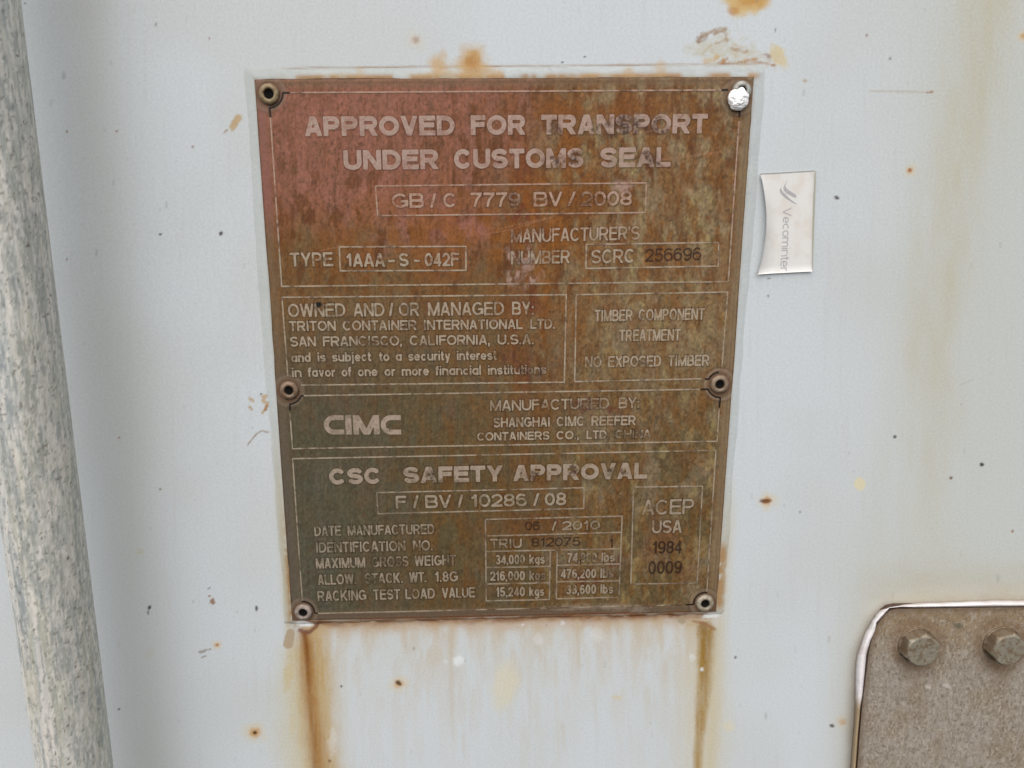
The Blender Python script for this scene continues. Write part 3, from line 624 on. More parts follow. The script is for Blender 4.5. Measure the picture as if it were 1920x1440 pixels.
def text_line(words, bl, br, cap, wt, kind, name='lettering', h=.00018, track=.075, res=None, y0=yplate, parent=None, down=(0.0, -1.0), mat=None, label=None):
    """words: (string, u0, u1); bl/br: image pixel row of the baseline at words' ends"""
    R_ = Relief(); wt = wt - .03 if kind == ST else wt; ua, ub = words[0][1], words[-1][2]
    vb = lambda u: bl + (br - bl) * (u - ua) / max(ub - ua, 1e-6)
    for wd, u0, u1 in words:
        A = P(u0, vb(u0)); B = P(u1, vb(u1)); T = P(u0, vb(u0) - cap)
        Wd = np.linalg.norm(B - A); H = (T - A)[2]; ex = (B - A) / Wd
        up = np.array([0, 0, 1.0])
        N = sum(nat(c) for c in wd) + track * (len(wd) - 1)
        sx = Wd / H / N; x = 0
        a = wt / 2
        for c in wd:
            W = nat(c) * sx; aa = min(a, W * .5 if c in "Il.,:i'" else a)
            gv, gf, gr = glyph_mesh(c, W, aa, res or (30 if wt > .2 else 24))
            if len(gv):
                p3 = A + ((x + gv[:, :1]) * ex + gv[:, 1:] * up) * H
                R_.add(p3, gf, gr, h, y0)
                if kind != ST:
                    g = 2.2 / max(cap, 14); gv, gf, gr = glyph_mesh(c, W, aa, 16, grow=round(g, 3))
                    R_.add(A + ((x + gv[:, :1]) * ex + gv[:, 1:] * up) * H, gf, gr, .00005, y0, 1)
            x += W + track * sx
    pr = {'heading': lambda u, v: letter_paint(u, v, 'heading'), 'text': lambda u, v: letter_paint(u, v, 'text'), 'stamp': lambda u, v: letter_paint(u, v, 'stamp')}.get(kind)
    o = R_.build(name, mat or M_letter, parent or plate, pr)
    if label: o['label'] = label
    return o
HD, TX, ST = 'heading', 'text', 'stamp'
LINES = [
 ([('APPROVED', 573, 853), ('FOR', 883, 985), ('TRANSPORT', 1014, 1324)], 256, 250.5, 37, .25, HD),
 ([('UNDER', 646, 823), ('CUSTOMS', 852, 1093), ('SEAL', 1124, 1256)], 319, 313, 37, .245, HD),
 ([('GB', 736, 795), ('/', 807, 819), ('C', 832, 856), ('7779', 883, 975), ('BV', 1000, 1054), ('/', 1063, 1079), ('2008', 1088, 1184)], 390, 385, 27, 0.172, TX),
 ([('TYPE', 546, 626)], 499.5, 498.5, 26, 0.162, TX),
 ([('1AAA', 651, 723), ('-', 729, 741), ('S', 749, 767), ('-', 777, 788), ('042F', 797, 861)], 500, 498.5, 25, 0.172, TX),
 ([("MANUFACTURER'S", 958, 1198)], 455, 449, 25.5, 0.142, TX),
 ([('NUMBER', 958, 1068)], 495.5, 493, 25, 0.152, TX),
 ([('SCRC', 1108, 1189)], 494, 492, 26, 0.152, TX),
 ([('256696', 1208, 1313)], 490, 487, 24, 0.142, ST),
 ([('OWNED', 542, 649), ('AND', 664, 722), ('/', 730, 739), ('OR', 749, 787), ('MANAGED', 803, 945), ('BY:', 960, 1001)], 594, 589.5, 25, 0.152, TX),
 ([('TRITON', 544, 631), ('CONTAINER', 644, 782), ('INTERNATIONAL', 795, 980), ('LTD.', 994, 1040)], 620, 615.5, 18.5, 0.172, TX),
 ([('SAN', 546, 594), ('FRANCISCO,', 607, 755), ('CALIFORNIA,', 769, 919), ('U.S.A.', 933, 1001)], 649, 644.5, 18.5, 0.172, TX),
 ([('and', 548, 584), ('is', 597, 612), ('subject', 624, 697), ('to', 712, 731), ('a', 743, 754), ('security', 766, 845), ('interest', 857, 931)], 678, 673.5, 17.5, 0.172, TX),
 ([('in', 549, 567), ('favor', 579, 630), ('of', 642, 660), ('one', 672, 709), ('or', 722, 742), ('more', 754, 805), ('financial', 817, 902), ('institutions', 915, 1024)], 706, 700, 17.5, 0.172, TX),
 ([('TIMBER', 1114, 1185), ('COMPONENT', 1196, 1319)], 602, 598.5, 21.5, 0.142, TX),
 ([('TREATMENT', 1160, 1274)], 639, 637.5, 21.5, 0.142, TX),
 ([('NO', 1096, 1127), ('EXPOSED', 1139, 1238), ('TIMBER', 1251, 1328)], 688, 684.5, 20.5, 0.152, TX),
 ([('MANUFACTURED', 919, 1141), ('BY:', 1159, 1198)], 769.5, 763.5, 20, 0.152, TX),
 ([('SHANGHAI', 925, 1031), ('CIMC', 1043, 1095), ('REEFER', 1108, 1191)], 800, 795.5, 18, 0.172, TX),
 ([('CONTAINERS', 895, 1030), ('CO.,', 1043, 1085), ('LTD.', 1099, 1141), ('CHINA', 1153, 1219)], 825, 819.5, 15.5, 0.182, TX),
 ([('CSC', 619, 716), ('SAFETY', 757, 943), ('APPROVAL', 962, 1212)], 907, 895.5, 30, .255, HD),
 ([('F', 743, 763), ('/', 775, 786), ('BV', 798, 847), ('/', 858, 869), ('10286', 883, 988), ('/', 999, 1011), ('08', 1021, 1061)], 952, 945.5, 24, 0.172, TX),
 ([('DATE', 591, 641), ('MANUFACTURED', 653, 815)], 1003, 999, 18.5, 0.152, TX),
 ([('IDENTIFICATION', 594, 761), ('NO.', 775, 812)], 1034, 1029.5, 19, 0.152, TX),
 ([('MAXIMUM', 594, 686), ('GROSS', 698, 767), ('WEIGHT', 778, 855)], 1064, 1057, 19, 0.152, TX),
 ([('ALLOW.', 597, 669), ('STACK.', 685, 756), ('WT.', 768, 800), ('1.8G', 816, 859)], 1094.5, 1087.5, 19, 0.152, TX),
 ([('RACKING', 597, 688), ('TEST', 701, 751), ('LOAD', 761, 816), ('VALUE', 829, 891)], 1125, 1117.5, 19, 0.152, TX),
 ([('06', 984, 1012)], 992, 991.5, 16, 0.162, ST),
 ([('/', 1034, 1043), ('2010', 1053, 1124)], 992.5, 991, 17, 0.172, TX),
 ([('TRIU', 919, 978)], 1026, 1025, 17.5, 0.172, TX),
 ([('812075', 996, 1087)], 1023, 1021, 16.5, 0.162, ST),
 ([('1', 1142, 1149)], 1024, 1024, 16.5, 0.172, ST),
 ([('34,000', 929, 984), ('kgs', 992, 1021)], 1056, 1054.5, 17.5, 0.162, TX),
 ([('74,960', 1063, 1118), ('lbs', 1127, 1152)], 1052.5, 1051, 17.5, 0.162, TX),
 ([('216,000', 919, 984), ('kgs', 992, 1022)], 1086.5, 1085, 17.5, 0.162, TX),
 ([('476,200', 1051, 1117), ('lbs', 1125, 1150)], 1082.5, 1081, 17.5, 0.162, TX),
 ([('15,240', 930, 984), ('kgs', 992, 1020)], 1116.5, 1114.5, 17.5, 0.162, TX),
 ([('33,600', 1061, 1117), ('lbs', 1125, 1149)], 1112, 1110.5, 17.5, 0.162, TX),
 ([('ACEP', 1202, 1300)], 964, 961.5, 28, 0.132, TX),
 ([('USA', 1221, 1277)], 998, 997, 24, 0.152, TX),
 ([('1984', 1222, 1277)], 1036, 1035, 23.5, 0.162, ST),
 ([('0009', 1214, 1277)], 1074, 1073, 24, 0.172, ST),
]
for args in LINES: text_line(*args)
# big maker's mark: four block letters with flat-ended bowls
R_ = Relief()
def block(u0, u1, kind):
    A = P(u0, 813.5); B = P(u1, 813); T = P(u0, 777.5); H = (T - A)[2]; Wd = np.linalg.norm(B - A); W = Wd / H; a = .125
    if kind == 'C': sh = [[(W, 1 - a), (W * .5, 1 - a), *arc(W * .5, .5, W * .5 - a, .5 - a, 90, 270, 16), (W * .5, a), (W, a)]]
    elif kind == 'I': sh = [[(W / 2, 0), (W / 2, 1)]]; a = W / 2
    else: sh = [[(.14, 0), (.14, 1)], [(W - .14, 0), (W - .14, 1)], ext((.14, 1), (W / 2, 0), .3), ext((W - .14, 1), (W / 2, 0), .3)]; a = .14
    gv, gf, gr = glyph_mesh('mark' + kind + str(u0), W, a, 30, sh)
    R_.add(A + (gv[:, :1] * (B - A) / Wd + gv[:, 1:] * np.array([0, 0, 1.])) * H, gf, gr, .0002, yplate)
for u0, u1, k in ((609.5, 647, 'C'), (649.5, 661, 'I'), (664, 713, 'M'), (715.5, 753, 'C')): block(u0, u1, k)
R_.build('lettering', M_letter, plate, lambda u, v: letter_paint(u, v, HD))

# ruled frames
def strip(R, pts, wd, h=.00014):
    """thin ruled line through image pixel points"""
    q = []
    for (p0, p1) in zip(pts[:-1], pts[1:]):
        n = max(1, int(math.hypot(p1[0] - p0[0], p1[1] - p0[1]) / 3)); q += [(p0[0] + (p1[0] - p0[0]) * k / n, p0[1] + (p1[1] - p0[1]) * k / n) for k in range(n)]
    q.append(pts[-1]); C = P(np.array([a[0] for a in q]), np.array([a[1] for a in q])); n = len(C)
    d = np.gradient(C, axis=0); d /= np.linalg.norm(d, axis=1)[:, None] + 1e-12; nr = np.stack([-d[:, 2], 0 * d[:, 0], d[:, 0]], -1)
    ww = wd / 4000. / 2 * (1 + .25 * (fbm(np.arange(n) / 3.0, np.arange(n) * 0. + pts[0][0], 2, 401) - .5))[:, None]
    Lf = C + nr * ww; Rt = C - nr * ww; V = np.concatenate([Lf, Rt])
    fs = [(i, n + i, n + i + 1, i + 1) for i in range(n - 1)]
    rim = [(i + 1, i) for i in range(n - 1)] + [(n + i, n + i + 1) for i in range(n - 1)]
    R.add(V, fs, rim, h, yplate)
def carc(cx, cy, r, a0, a1, n=10):
    return [(cx + r * math.cos(math.radians(a0 + (a1 - a0) * k / n)), cy + r * math.sin(math.radians(a0 + (a1 - a0) * k / n))) for k in range(n + 1)]
FR = [
 [[(545, 174.5), (1351, 169.5)], [(1384, 228), (1364, 527.5), (529.5, 536.5), (508.7, 221)]],
 [[(704.8, 349), (1210.7, 343), (1209, 398.5), (709, 404.5), (704.8, 349)]],
 [[(637, 462.7), (873.8, 461.7), (873.8, 506.5), (639, 507.5), (637, 462.7)]],
 [[(1098.8, 458), (1346, 454.5), (1345, 498.5), (1097.7, 503), (1098.8, 458)]],
 [[(566, 721), (1057.6, 715.5), (1061.4, 552), (530, 557), (541, 704)]],
 [[(1352, 688), (1363, 547), (1080, 552), (1077, 714.5), (1314, 709)]],
 [[(571, 740.8), (1311, 728.8)], [(1346.6, 766), (1343.3, 826), (549.8, 839.8), (545, 774)]],
 [[(568, 1124), (550, 858.5), (1341, 843), (1324, 1107)], [(597, 1148), (1281, 1131.7)]],
 [[(707, 922), (1094.5, 913), (1094, 951.6), (709.3, 961.4), (707, 922)]],
 [[(910.3, 972), (1165.8, 966), (1159.8, 1117.6), (1042.5, 1120.4)], [(910.3, 972), (911.7, 1124.4), (1029.8, 1121.7), (1031.5, 1029.5)], [(1042.5, 1120.4), (1044.5, 1029)],
  [(910.5, 1003), (1164.4, 996.3)], [(911.7, 1031.8), (1163, 1027)], [(911.7, 1062), (1030.5, 1060)], [(1043.5, 1058), (1161.7, 1055.3)], [(911.7, 1092.7), (1030, 1090.5)], [(1043, 1088.6), (1160.3, 1087)]],
 [[(1187, 911.8), (1316, 910), (1306, 1091), (1182, 1093), (1187, 911.8)]],
]
for paths in FR:
    R_ = Relief()
    for p in paths: strip(R_, p, 2.7)
    R_.build('ruled_frame', M_letter, plate, lambda u, v: letter_paint(u, v, 'line'))
BK = [
 [(546, 174.5), (532, 174.5)] + carc(505, 176.5, 26.5, -2, 86, 12) + [(507, 204), (508.8, 221)],
 [(1350, 169.5), (1364, 169)], [(1385.5, 203), (1384.5, 220)],
 [(571, 740.8)] + carc(542.5, 731.5, 25, 22, 80, 9) + [(545, 756), (545, 768)],
 [(1320, 709)] + carc(1348.8, 720, 23.5, 205, 265, 9),
 [(1312, 728.7), (1326, 728.5)] + carc(1348.8, 720, 24, 158, 92, 9) + [(1349, 745), (1347.3, 763)],
 [(566.8, 1126)] + carc(569, 1147, 21.5, -90, 0, 10) + [(597, 1148)],
 [(1284, 1131.5), (1299, 1131)] + carc(1321.5, 1130.4, 22, 180, 276, 10) + [(1324, 1106)],
]
for p in BK:
    R_ = Relief(); strip(R_, p, 3.2, .00012); o = R_.build('corner_rule', M_letter, plate, lambda u, v: letter_paint(u, v, 'black'))
    o['label'] = 'black stretch of ruled line curving round a rivet'

# rivets (dome ring; a near-black disc stands in for the hollow's shade)
def rivet_paint(V, c, r, i):
    d = np.hypot(V[:, 0] - c[0], V[:, 2] - c[2]) / r; n = fbm(V[:, 0] * 900, V[:, 2] * 900, 3, 500 + i)
    tone = [(146, 130, 100), (138, 118, 98), (160, 148, 138), (170, 172, 166), (142, 124, 104), (168, 160, 142)][i]
    C = np.broadcast_to(col(*tone), (len(V), 3)).copy()
    C = mixc(C, col(106, 78, 50), ss(n, .45, .7) * (.7 if i < 2 else .5)); C = mixc(C, col(80, 56, 40), ss(d, .88, 1.0) * .6)
    C = mixc(C, col(20, 16, 14), 1 - ss(d, .40, .52)); return C  # inner wall painted near-black for the shade inside the hole
for i, (u, v, s) in enumerate(RIV):
    c = P(u, v, -PT); r = P(u + 20 * s, v, -PT)[0] - c[0]
    if i == 3: r *= .92
    prof = [(r, -.0003), (r * 1.0, .0003), (r * .95, .0008), (r * .82, .0013), (r * .64, .0016), (r * .54, .0015), (r * .46, .0011), (r * .42, .0004), (r * .40, -.0008)]
    wb = lambda a, i=i: .015 * np.sin(3 * a + i) + .01 * np.sin(7 * a + 2 * i)
    V, f = lathe(prof, c, 48, wb)
    o = mesh_obj('rivet', V, f[:-1], M_rivet, plate, rivet_paint(V, c, r, i), smooth=True)
    V, f = lathe([(r * .46, -.0008), (r * .445, .0005), (r * .2, .0003), (r * .02, .0002)], c, 24)
    mesh_obj('rivet_hole_shade', V, f, M_hole_shade, o)
# white mastic dab over the top right rivet
c = P(1382.5, 186, -PT - .0005); import bmesh
bm = bmesh.new(); bmesh.ops.create_icosphere(bm, subdivisions=5, radius=1.0)
R0 = .0049
for vt in bm.verts:
    x, y, z = vt.co; ang = math.atan2(z, x)
    n1 = float(fbm(np.array(x * 3.1 + 4 + y), np.array(z * 3.1 + 7 - y), 3, 61)); n2 = float(vnoise(np.array(math.cos(ang) * 3.2 + 9), np.array(math.sin(ang) * 3.2 + 9), 62))
    n3 = float(fbm(np.array(x * 8 + 4), np.array(z * 8 + 7), 3, 63))
    rr = R0 * (.92 + .17 * n2 + .05 * (n3 - .5)); q = math.hypot(x, z)
    hgt = .0021 * (1 + .35 * (n1 - .5) + .25 * (n3 - .5))
    notch = 1 - .16 * math.exp(-((ang - 1.75) / .22) ** 2)
    vt.co = Vector((c[0] + x * rr * notch, c[1] - .0012 + y * (hgt if y < 0 else .0012), c[2] + z * rr * notch))
me = bpy.data.meshes.new('mastic_dab'); bm.to_mesh(me); bm.free()
V = np.array([v.co[:] for v in me.vertices]); F_ = [tuple(p.vertices) for p in me.polygons]
mesh_obj('mastic_dab', V, F_, M_blob, plate, smooth=True)['label'] = 'bright white lumpy dab covering the top right rivet'
bpy.data.meshes.remove(me)

# sealant smear round the plate
per = [(TL, TR, 'T'), (TR, BR, 'R'), (BR, BL, 'B'), (BL, TL, 'L')]
rings = []; N_ = 260; K_ = 9
for A, B, sd_ in per:
    for k in range(N_):
        rings.append((A + (B - A) * k / N_, sd_, k / N_))
cen = (TL + TR + BR + BL) / 4
SV = []
nrm = {'T': np.array([0, 0, 1.]), 'R': np.array([1., 0, 0]), 'B': np.array([0, 0, -1.]), 'L': np.array([-1., 0, 0])}
wid = {'T': lambda t: .0056, 'R': lambda t: .0060 - .0012 * t, 'B': lambda t: .0026, 'L': lambda t: .0048 + .0008 * t}
hgt_ = {'T': .0008, 'R': .0008, 'B': .0007, 'L': .0007}
for i, (p, sd_, t) in enumerate(rings):
    L = len(rings); nxt = {'T': 'R', 'R': 'B', 'B': 'L', 'L': 'T'}[sd_]; prv = {v: k for k, v in {'T': 'R', 'R': 'B', 'B': 'L', 'L': 'T'}.items()}[sd_]
    e = .03; w_ = wid[sd_](t); n_ = nrm[sd_] * w_; hh = hgt_[sd_]
    if t > 1 - e: f = (t - 1 + e) / e / 2; n_ = n_ * (1 - 0) + nrm[nxt] * wid[nxt](0) * (f * 2) ** 2 * .85
    if t < e: f = (e - t) / e / 2; n_ = n_ + nrm[prv] * wid[prv](1) * (f * 2) ** 2 * .85
    wv = 1 + .35 * (float(fbm(np.array(i / 26.), np.array(3.), 3, 71)) - .5) + (.9 * (float(fbm(np.array(i / 5.), np.array(8.), 3, 72)) - .5) if sd_ == 'B' else .08 * (float(fbm(np.array(i / 5.), np.array(8.), 3, 72)) - .5))
    for k in range(K_):
        s = k / (K_ - 1); q = p + n_ * wv * s - n_ * .06 * (1 - s)
        prof = hh * (1 - s ** 1.6) * (.85 + .3 * float(vnoise(np.array(i / 9.), np.array(s * 3 + 2), 73))) - .00012 * (s > .97) - .00032 * s
        SV.append((q[0], -prof - .0003 * (1 - s), q[2]))
SV = np.array(SV); n = len(rings); F_ = []
for i in range(n):
    j = (i + 1) % n
    for k in range(K_ - 1): F_.append((i * K_ + k, j * K_ + k, j * K_ + k + 1, i * K_ + k + 1))
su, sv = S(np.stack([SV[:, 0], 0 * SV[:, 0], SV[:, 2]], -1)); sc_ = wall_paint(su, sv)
sidx = np.repeat([0 if r[1] == 'T' else 1 if r[1] == 'R' else 2 if r[1] == 'B' else 3 for r in rings], K_); ks = np.tile(np.linspace(0, 1, K_), n)
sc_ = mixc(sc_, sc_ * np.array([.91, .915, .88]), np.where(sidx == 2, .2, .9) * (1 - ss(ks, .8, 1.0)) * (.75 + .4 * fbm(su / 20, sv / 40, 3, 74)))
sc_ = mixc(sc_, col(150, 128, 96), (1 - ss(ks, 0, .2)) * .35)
sc_ = sc_ * np.where(sidx == 0, .84, .95)[:, None]  # top run painted darker to offset the light its upward slope catches
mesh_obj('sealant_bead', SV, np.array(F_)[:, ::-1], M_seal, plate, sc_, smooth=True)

# ------------------------------------------------------------------ small curled sticker
stk = root('paper_sticker', tuple(P(1470, 512, -.0003)), 'small cream sticker with curled edges and faint grey writing, right of the large plate', 'sticker')
q4 = [P(1422.5, 326), P(1524, 320), P(1520.5, 508.5), P(1417, 514)]
def stick(s, t, off=0.0):
    s = np.asarray(s, float); t = np.asarray(t, float)
    bow = .12 * (np.sin(np.pi * t) ** .8) * (1 - s) ** 2; rb_ = .012 * np.sin(np.pi * t) * s ** 2; s2 = s + bow - rb_
    p = (q4[0] * (1 - s2[..., None]) + q4[1] * s2[..., None]) * (1 - t[..., None]) + (q4[3] * (1 - s2[..., None]) + q4[2] * s2[..., None]) * t[..., None]
    lift = .0030 * np.clip(1 - s / .32, 0, 1) ** 2 * (.45 + .55 * np.sin(np.pi * t)) + .0016 * np.clip((s - .86) / .14, 0, 1) ** 2 * (.5 + .5 * (1 - t)) + .0007 * np.clip((t - .93) / .07, 0, 1) ** 2
    p = p.copy(); p[..., 1] = -.00045 - lift - off; return p
s_, t_ = np.meshgrid(np.linspace(0, 1, 41), np.linspace(0, 1, 61))
V = stick(s_, t_).reshape(-1, 3); nn = len(V); f = gridf(41, 61)[:, ::-1]
Vb = V + [0, .00016, 0]; ring = np.concatenate([np.arange(41), np.arange(1, 61) * 41 + 40, 60 * 41 + np.arange(39, -1, -1), np.arange(59, 0, -1) * 41])
sd2 = np.stack([ring, ring + nn, np.roll(ring, -1) + nn, np.roll(ring, -1)], -1)
uu, vv_ = S(V); cc = np.broadcast_to(col(224, 223, 219), V.shape).copy(); cc = mixc(cc, col(214, 206, 194), ss(fbm(uu / 22, vv_ / 22, 3, 75), .5, .8) * .5)
mesh_obj('paper', np.concatenate([V, Vb]), np.concatenate([f, f[:, ::-1] + nn, sd2]), M_paper, stk, np.concatenate([cc, cc * .8]), smooth=False)
# clear backing left on the paint at the right edge
bk = [P(1519, 321), P(1530, 320), P(1526, 440), P(1523.5, 507), P(1516, 507)]
V = np.array([[p[0], -.0002, p[2]] for p in bk] + [[p[0], .0005, p[2]] for p in bk]); f = [(4, 3, 2, 1, 0)] + [(i, (i + 1) % 5, (i + 1) % 5 + 5, i + 5) for i in range(5)]
mesh_obj('backing_film', V, f, M_paper, stk, np.broadcast_to(col(182, 182, 166), V.shape))
# writing running down the sticker
def down_text(word, t0, t1, sbase, stop, wt):
    V_a = []; F_a = []; o = 0; N = sum(nat(c) for c in word) + .05 * (len(word) - 1)
    A = stick(np.array(sbase), np.array(t0)); Wd = abs((stick(np.array(sbase), np.array(t1)) - A)[2]); H = abs((stick(np.array(stop), np.array(t0)) - A)[0]); sx = Wd / H / N; x = 0
    for c in word:
        W = nat(c) * sx; gv, gf, gr = glyph_mesh(c, W, min(wt / 2, W * .5) if c in 'il' else wt / 2, 24)
        if len(gv):
            tt = t0 + (x + gv[:, 0]) * H / Wd * (t1 - t0); s3 = sbase + gv[:, 1] * (stop - sbase)
            V_a.append(stick(s3, tt, .00006)); F_a += [tuple(o + k for k in fc) for fc in gf]; o += len(gv)
        x += W + .05 * sx
    return np.concatenate(V_a), F_a
V, f = down_text('Vecominter', .345, .985, .42, .60, .11)
mesh_obj('printed_word', V, f, M_ink, stk)
def swoosh(pts, name):
    n = len(pts); L = [(p[0], p[1]) for p in pts]
    s1 = np.array([p[0] - p[2] for p in pts] + [p[0] + p[2] for p in pts]); t1 = np.array([p[1] + p[2] * .45 for p in pts] + [p[1] - p[2] * .45 for p in pts])
    V = stick(s1, t1, .00007); mesh_obj(name, V, [(i, i + 1, n + i + 1, n + i) for i in range(n - 1)], M_ink, stk)
swoosh([(.53, .075, .003), (.475, .115, .014), (.455, .14, .02), (.47, .165, .024), (.52, .19, .026), (.60, .215, .026), (.665, .237, .022), (.69, .25, .006)], 'printed_mark')
swoosh([(.40, .135, .003), (.375, .165, .014), (.40, .195, .02), (.46, .225, .022), (.54, .262, .014), (.62, .292, .010), (.71, .318, .004)], 'printed_mark')

# ------------------------------------------------------------------ bolted bracket, lower right
BT = .0055
br = root('bolted_bracket', tuple(P(1760, 1440, 0.0)), 'weathered grey steel bracket plate with two bolts and a bright lip, lower right corner', 'bracket')
far = [(.40, -.30), (.40, None)]
face = [(1592, 1640), (1600, 1520), (1607.5, 1440), (1612, 1380), (1616.5, 1325), (1621, 1290), (1625.5, 1255), (1629, 1225), (1634, 1200), (1641, 1180), (1650, 1164), (1660, 1152), (1670, 1144), (1684, 1141), (1740, 1141), (1800, 1140), (1860, 1139), (1920, 1138.5), (2040, 1138), (2200, 1137)]
fp = [P(u, v, -BT) for u, v in face]
x1, z0 = fp[-1][0], P(1592, 1640, -BT)[2]
# face as a fine grid clipped to the outline: rows of constant z
outl = [(p[0], p[2]) for p in fp] + [(x1, z0)]
from mathutils.geometry import tessellate_polygon
gx2 = np.arange(fp[0][0] - .012, x1, .0006); gz2 = np.arange(z0, max(p[2] for p in fp) + .001, .0006)
left_z = np.array([p[2] for p in fp[:14]]); left_x = np.array([p[0] for p in fp[:14]])
top_x = np.array([p[0] for p in fp[9:]]); top_z = np.array([p[2] for p in fp[9:]])
def xl(z): return np.interp(z, left_z, left_x)
def zt(x): return np.interp(x, top_x, top_z)
nr, ncg = 420, 360
T_, S2 = np.meshgrid(np.linspace(0, 1, nr), np.linspace(0, 1, ncg), indexing='ij')
zmax = max(p[2] for p in fp)
zz = z0 + (zmax - .0002 - z0) * T_; xx = xl(zz) + (x1 - xl(zz)) * S2; zz = np.minimum(zz, zt(xx))
V = np.stack([xx, np.full_like(xx, -BT), zz], -1); u, v = S(V)
C = np.broadcast_to(col(158, 150, 136), u.shape + (3,)).copy()
C = mixc(C, col(140, 130, 114), ss(fbm(u / 3.2, v / 5, 5, 601), .42, .6) * .65)
C = mixc(C, col(166, 158, 148), ss(fbm(u / 4, v / 12, 4, 602), .5, .66) * .7)
C = mixc(C, col(146, 122, 88), ss(1235 + 30 * fbm(u / 30, v / 30, 3, 603) - v, 0, 90) * (.35 + .6 * fbm(u / 12, v / 8, 3, 604)))
C = mixc(C, col(132, 112, 86), ss(fbm(u / 40, v / 50, 5, 605), .45, .75) * .3)
C = mixc(C, col(106, 94, 80), ss(fbm(u / 3, v / 4, 4, 606), .54, .72) * .6)
C = mixc(C, col(186, 178, 164), ss(fbm(u / 2.8, v / 6, 4, 607), .56, .74) * .6)
for bx, by in ((1720, 1210), (1878, 1208)):
    rr = np.hypot(u - bx, (v - by)); C = mixc(C, col(116, 90, 66), np.exp(-((rr - 42) / 12) ** 2) * (.3 + .7 * fbm(u / 7, v / 7, 3, 608)) * .8)
    C = mixc(C, col(118, 92, 66), np.exp(-((u - bx + 2) / 22) ** 2) * np.exp(-np.clip(v - by - 30, 0, None) / 36) * ss(v, by, by + 20) * .55)
C = mixc(C, col(96, 92, 76), ell(u, v, 1796, 1174, 8, 6, 0, .5, .6, 5) * .8)
edge_d, _ = pathd(u, v, face); C = mixc(C, col(104, 84, 68), np.exp(-(edge_d / 9) ** 2) * .6)
C = mixc(C, col(206, 198, 188), ell(u, v, 1740, 1288, 5, 4, 0, .4, .9, 6) * .6); C = mixc(C, col(206, 198, 188), ell(u, v, 1776, 1286, 6, 5, 0, .4, .9, 7) * .6)
mesh_obj('bracket_face', V.reshape(-1, 3), gridf(ncg, nr), M_bracket, br, C.reshape(-1, 3), smooth=False)
# edge band of the plate
ev = []; 
for p in fp: ev += [(p[0], -BT + .00005, p[2]), (p[0], .001, p[2])]
ev = np.array(ev); ef = [(2 * i, 2 * i + 1, 2 * i + 3, 2 * i + 2) for i in range(len(fp) - 1)]
mesh_obj('bracket_edge', ev, ef, M_bracket, br, np.broadcast_to(col(84, 66, 54), ev.shape))
# bright irregular lip squeezed out round the edge
lip_o = [(1580, 1640), (1588, 1520), (1596, 1440), (1600, 1380), (1603.5, 1320), (1604, 1285), (1604, 1255), (1607.5, 1230), (1617, 1200), (1625, 1182), (1635, 1165), (1648, 1147), (1664, 1139.5), (1682, 1135.5), (1725, 1131.5), (1800, 1129), (1860, 1125.5), (1920, 1126), (2040, 1125), (2200, 1124)]
lip_i = [(1588, 1640), (1596, 1520), (1605, 1440), (1609, 1380), (1614, 1325), (1618, 1305), (1622, 1262), (1625, 1228), (1633, 1203), (1643, 1183), (1644, 1168), (1660, 1151), (1668, 1140), (1690, 1138), (1725, 1139.5), (1800, 1138.5), (1860, 1138), (1920, 1137.5), (2040, 1137), (2200, 1136)]
def dens(pts, m=9):
    o = []
    for a, b in zip(pts[:-1], pts[1:]): o += [(a[0] + (b[0] - a[0]) * k / m, a[1] + (b[1] - a[1]) * k / m) for k in range(m)]
    return o + [pts[-1]]
lo, li = dens(lip_o), dens(lip_i); LV = []; LC = []
for i, (a, b) in enumerate(zip(lo, li)):
    j1 = 1.6 * (float(fbm(np.array(i / 3.), np.array(1.), 3, 611)) - .5)
    for k, s in enumerate(np.linspace(0, 1, 7)):
        uu, vv = a[0] + (b[0] - a[0]) * s + j1 * (1 - s), a[1] + (b[1] - a[1]) * s + j1 * (1 - s)
        yy = [.0006, -.0030, -.0048, -.0056, -.0059, -.0057, -.0030][k] - .0003 * float(vnoise(np.array(i / 2.5), np.array(s * 3), 612)) * (0 < k < 6)
        p = P(uu, vv, yy if 0 < k else -.0005); p[1] = yy; LV.append(p)
    white = 1 - float(ss(np.array(a[1]), 1285, 1330))
    grime = .25 * float(ss(fbm(np.array(i / 6.), np.array(4.), 3, 613), .5, .7))
    for s in range(7):
        cw = np.array(col(236, 232, 232)) * (1 - grime) + np.array(col(150, 130, 112)) * grime; cb = np.array(col(168, 148, 118))
        cc = cw * white + cb * (1 - white)
        if s in (0,): cc = np.array(col(120, 100, 78))
        LC.append(cc)
LV = np.array(LV); n = len(lo); LF = [(i * 7 + k, i * 7 + k + 1, (i + 1) * 7 + k + 1, (i + 1) * 7 + k) for i in range(n - 1) for k in range(6)]
mesh_obj('gasket_lip', LV, LF, M_seal, br, np.array(LC), smooth=True)['label'] = 'bright white lip along top and corner turning tan down the left side'

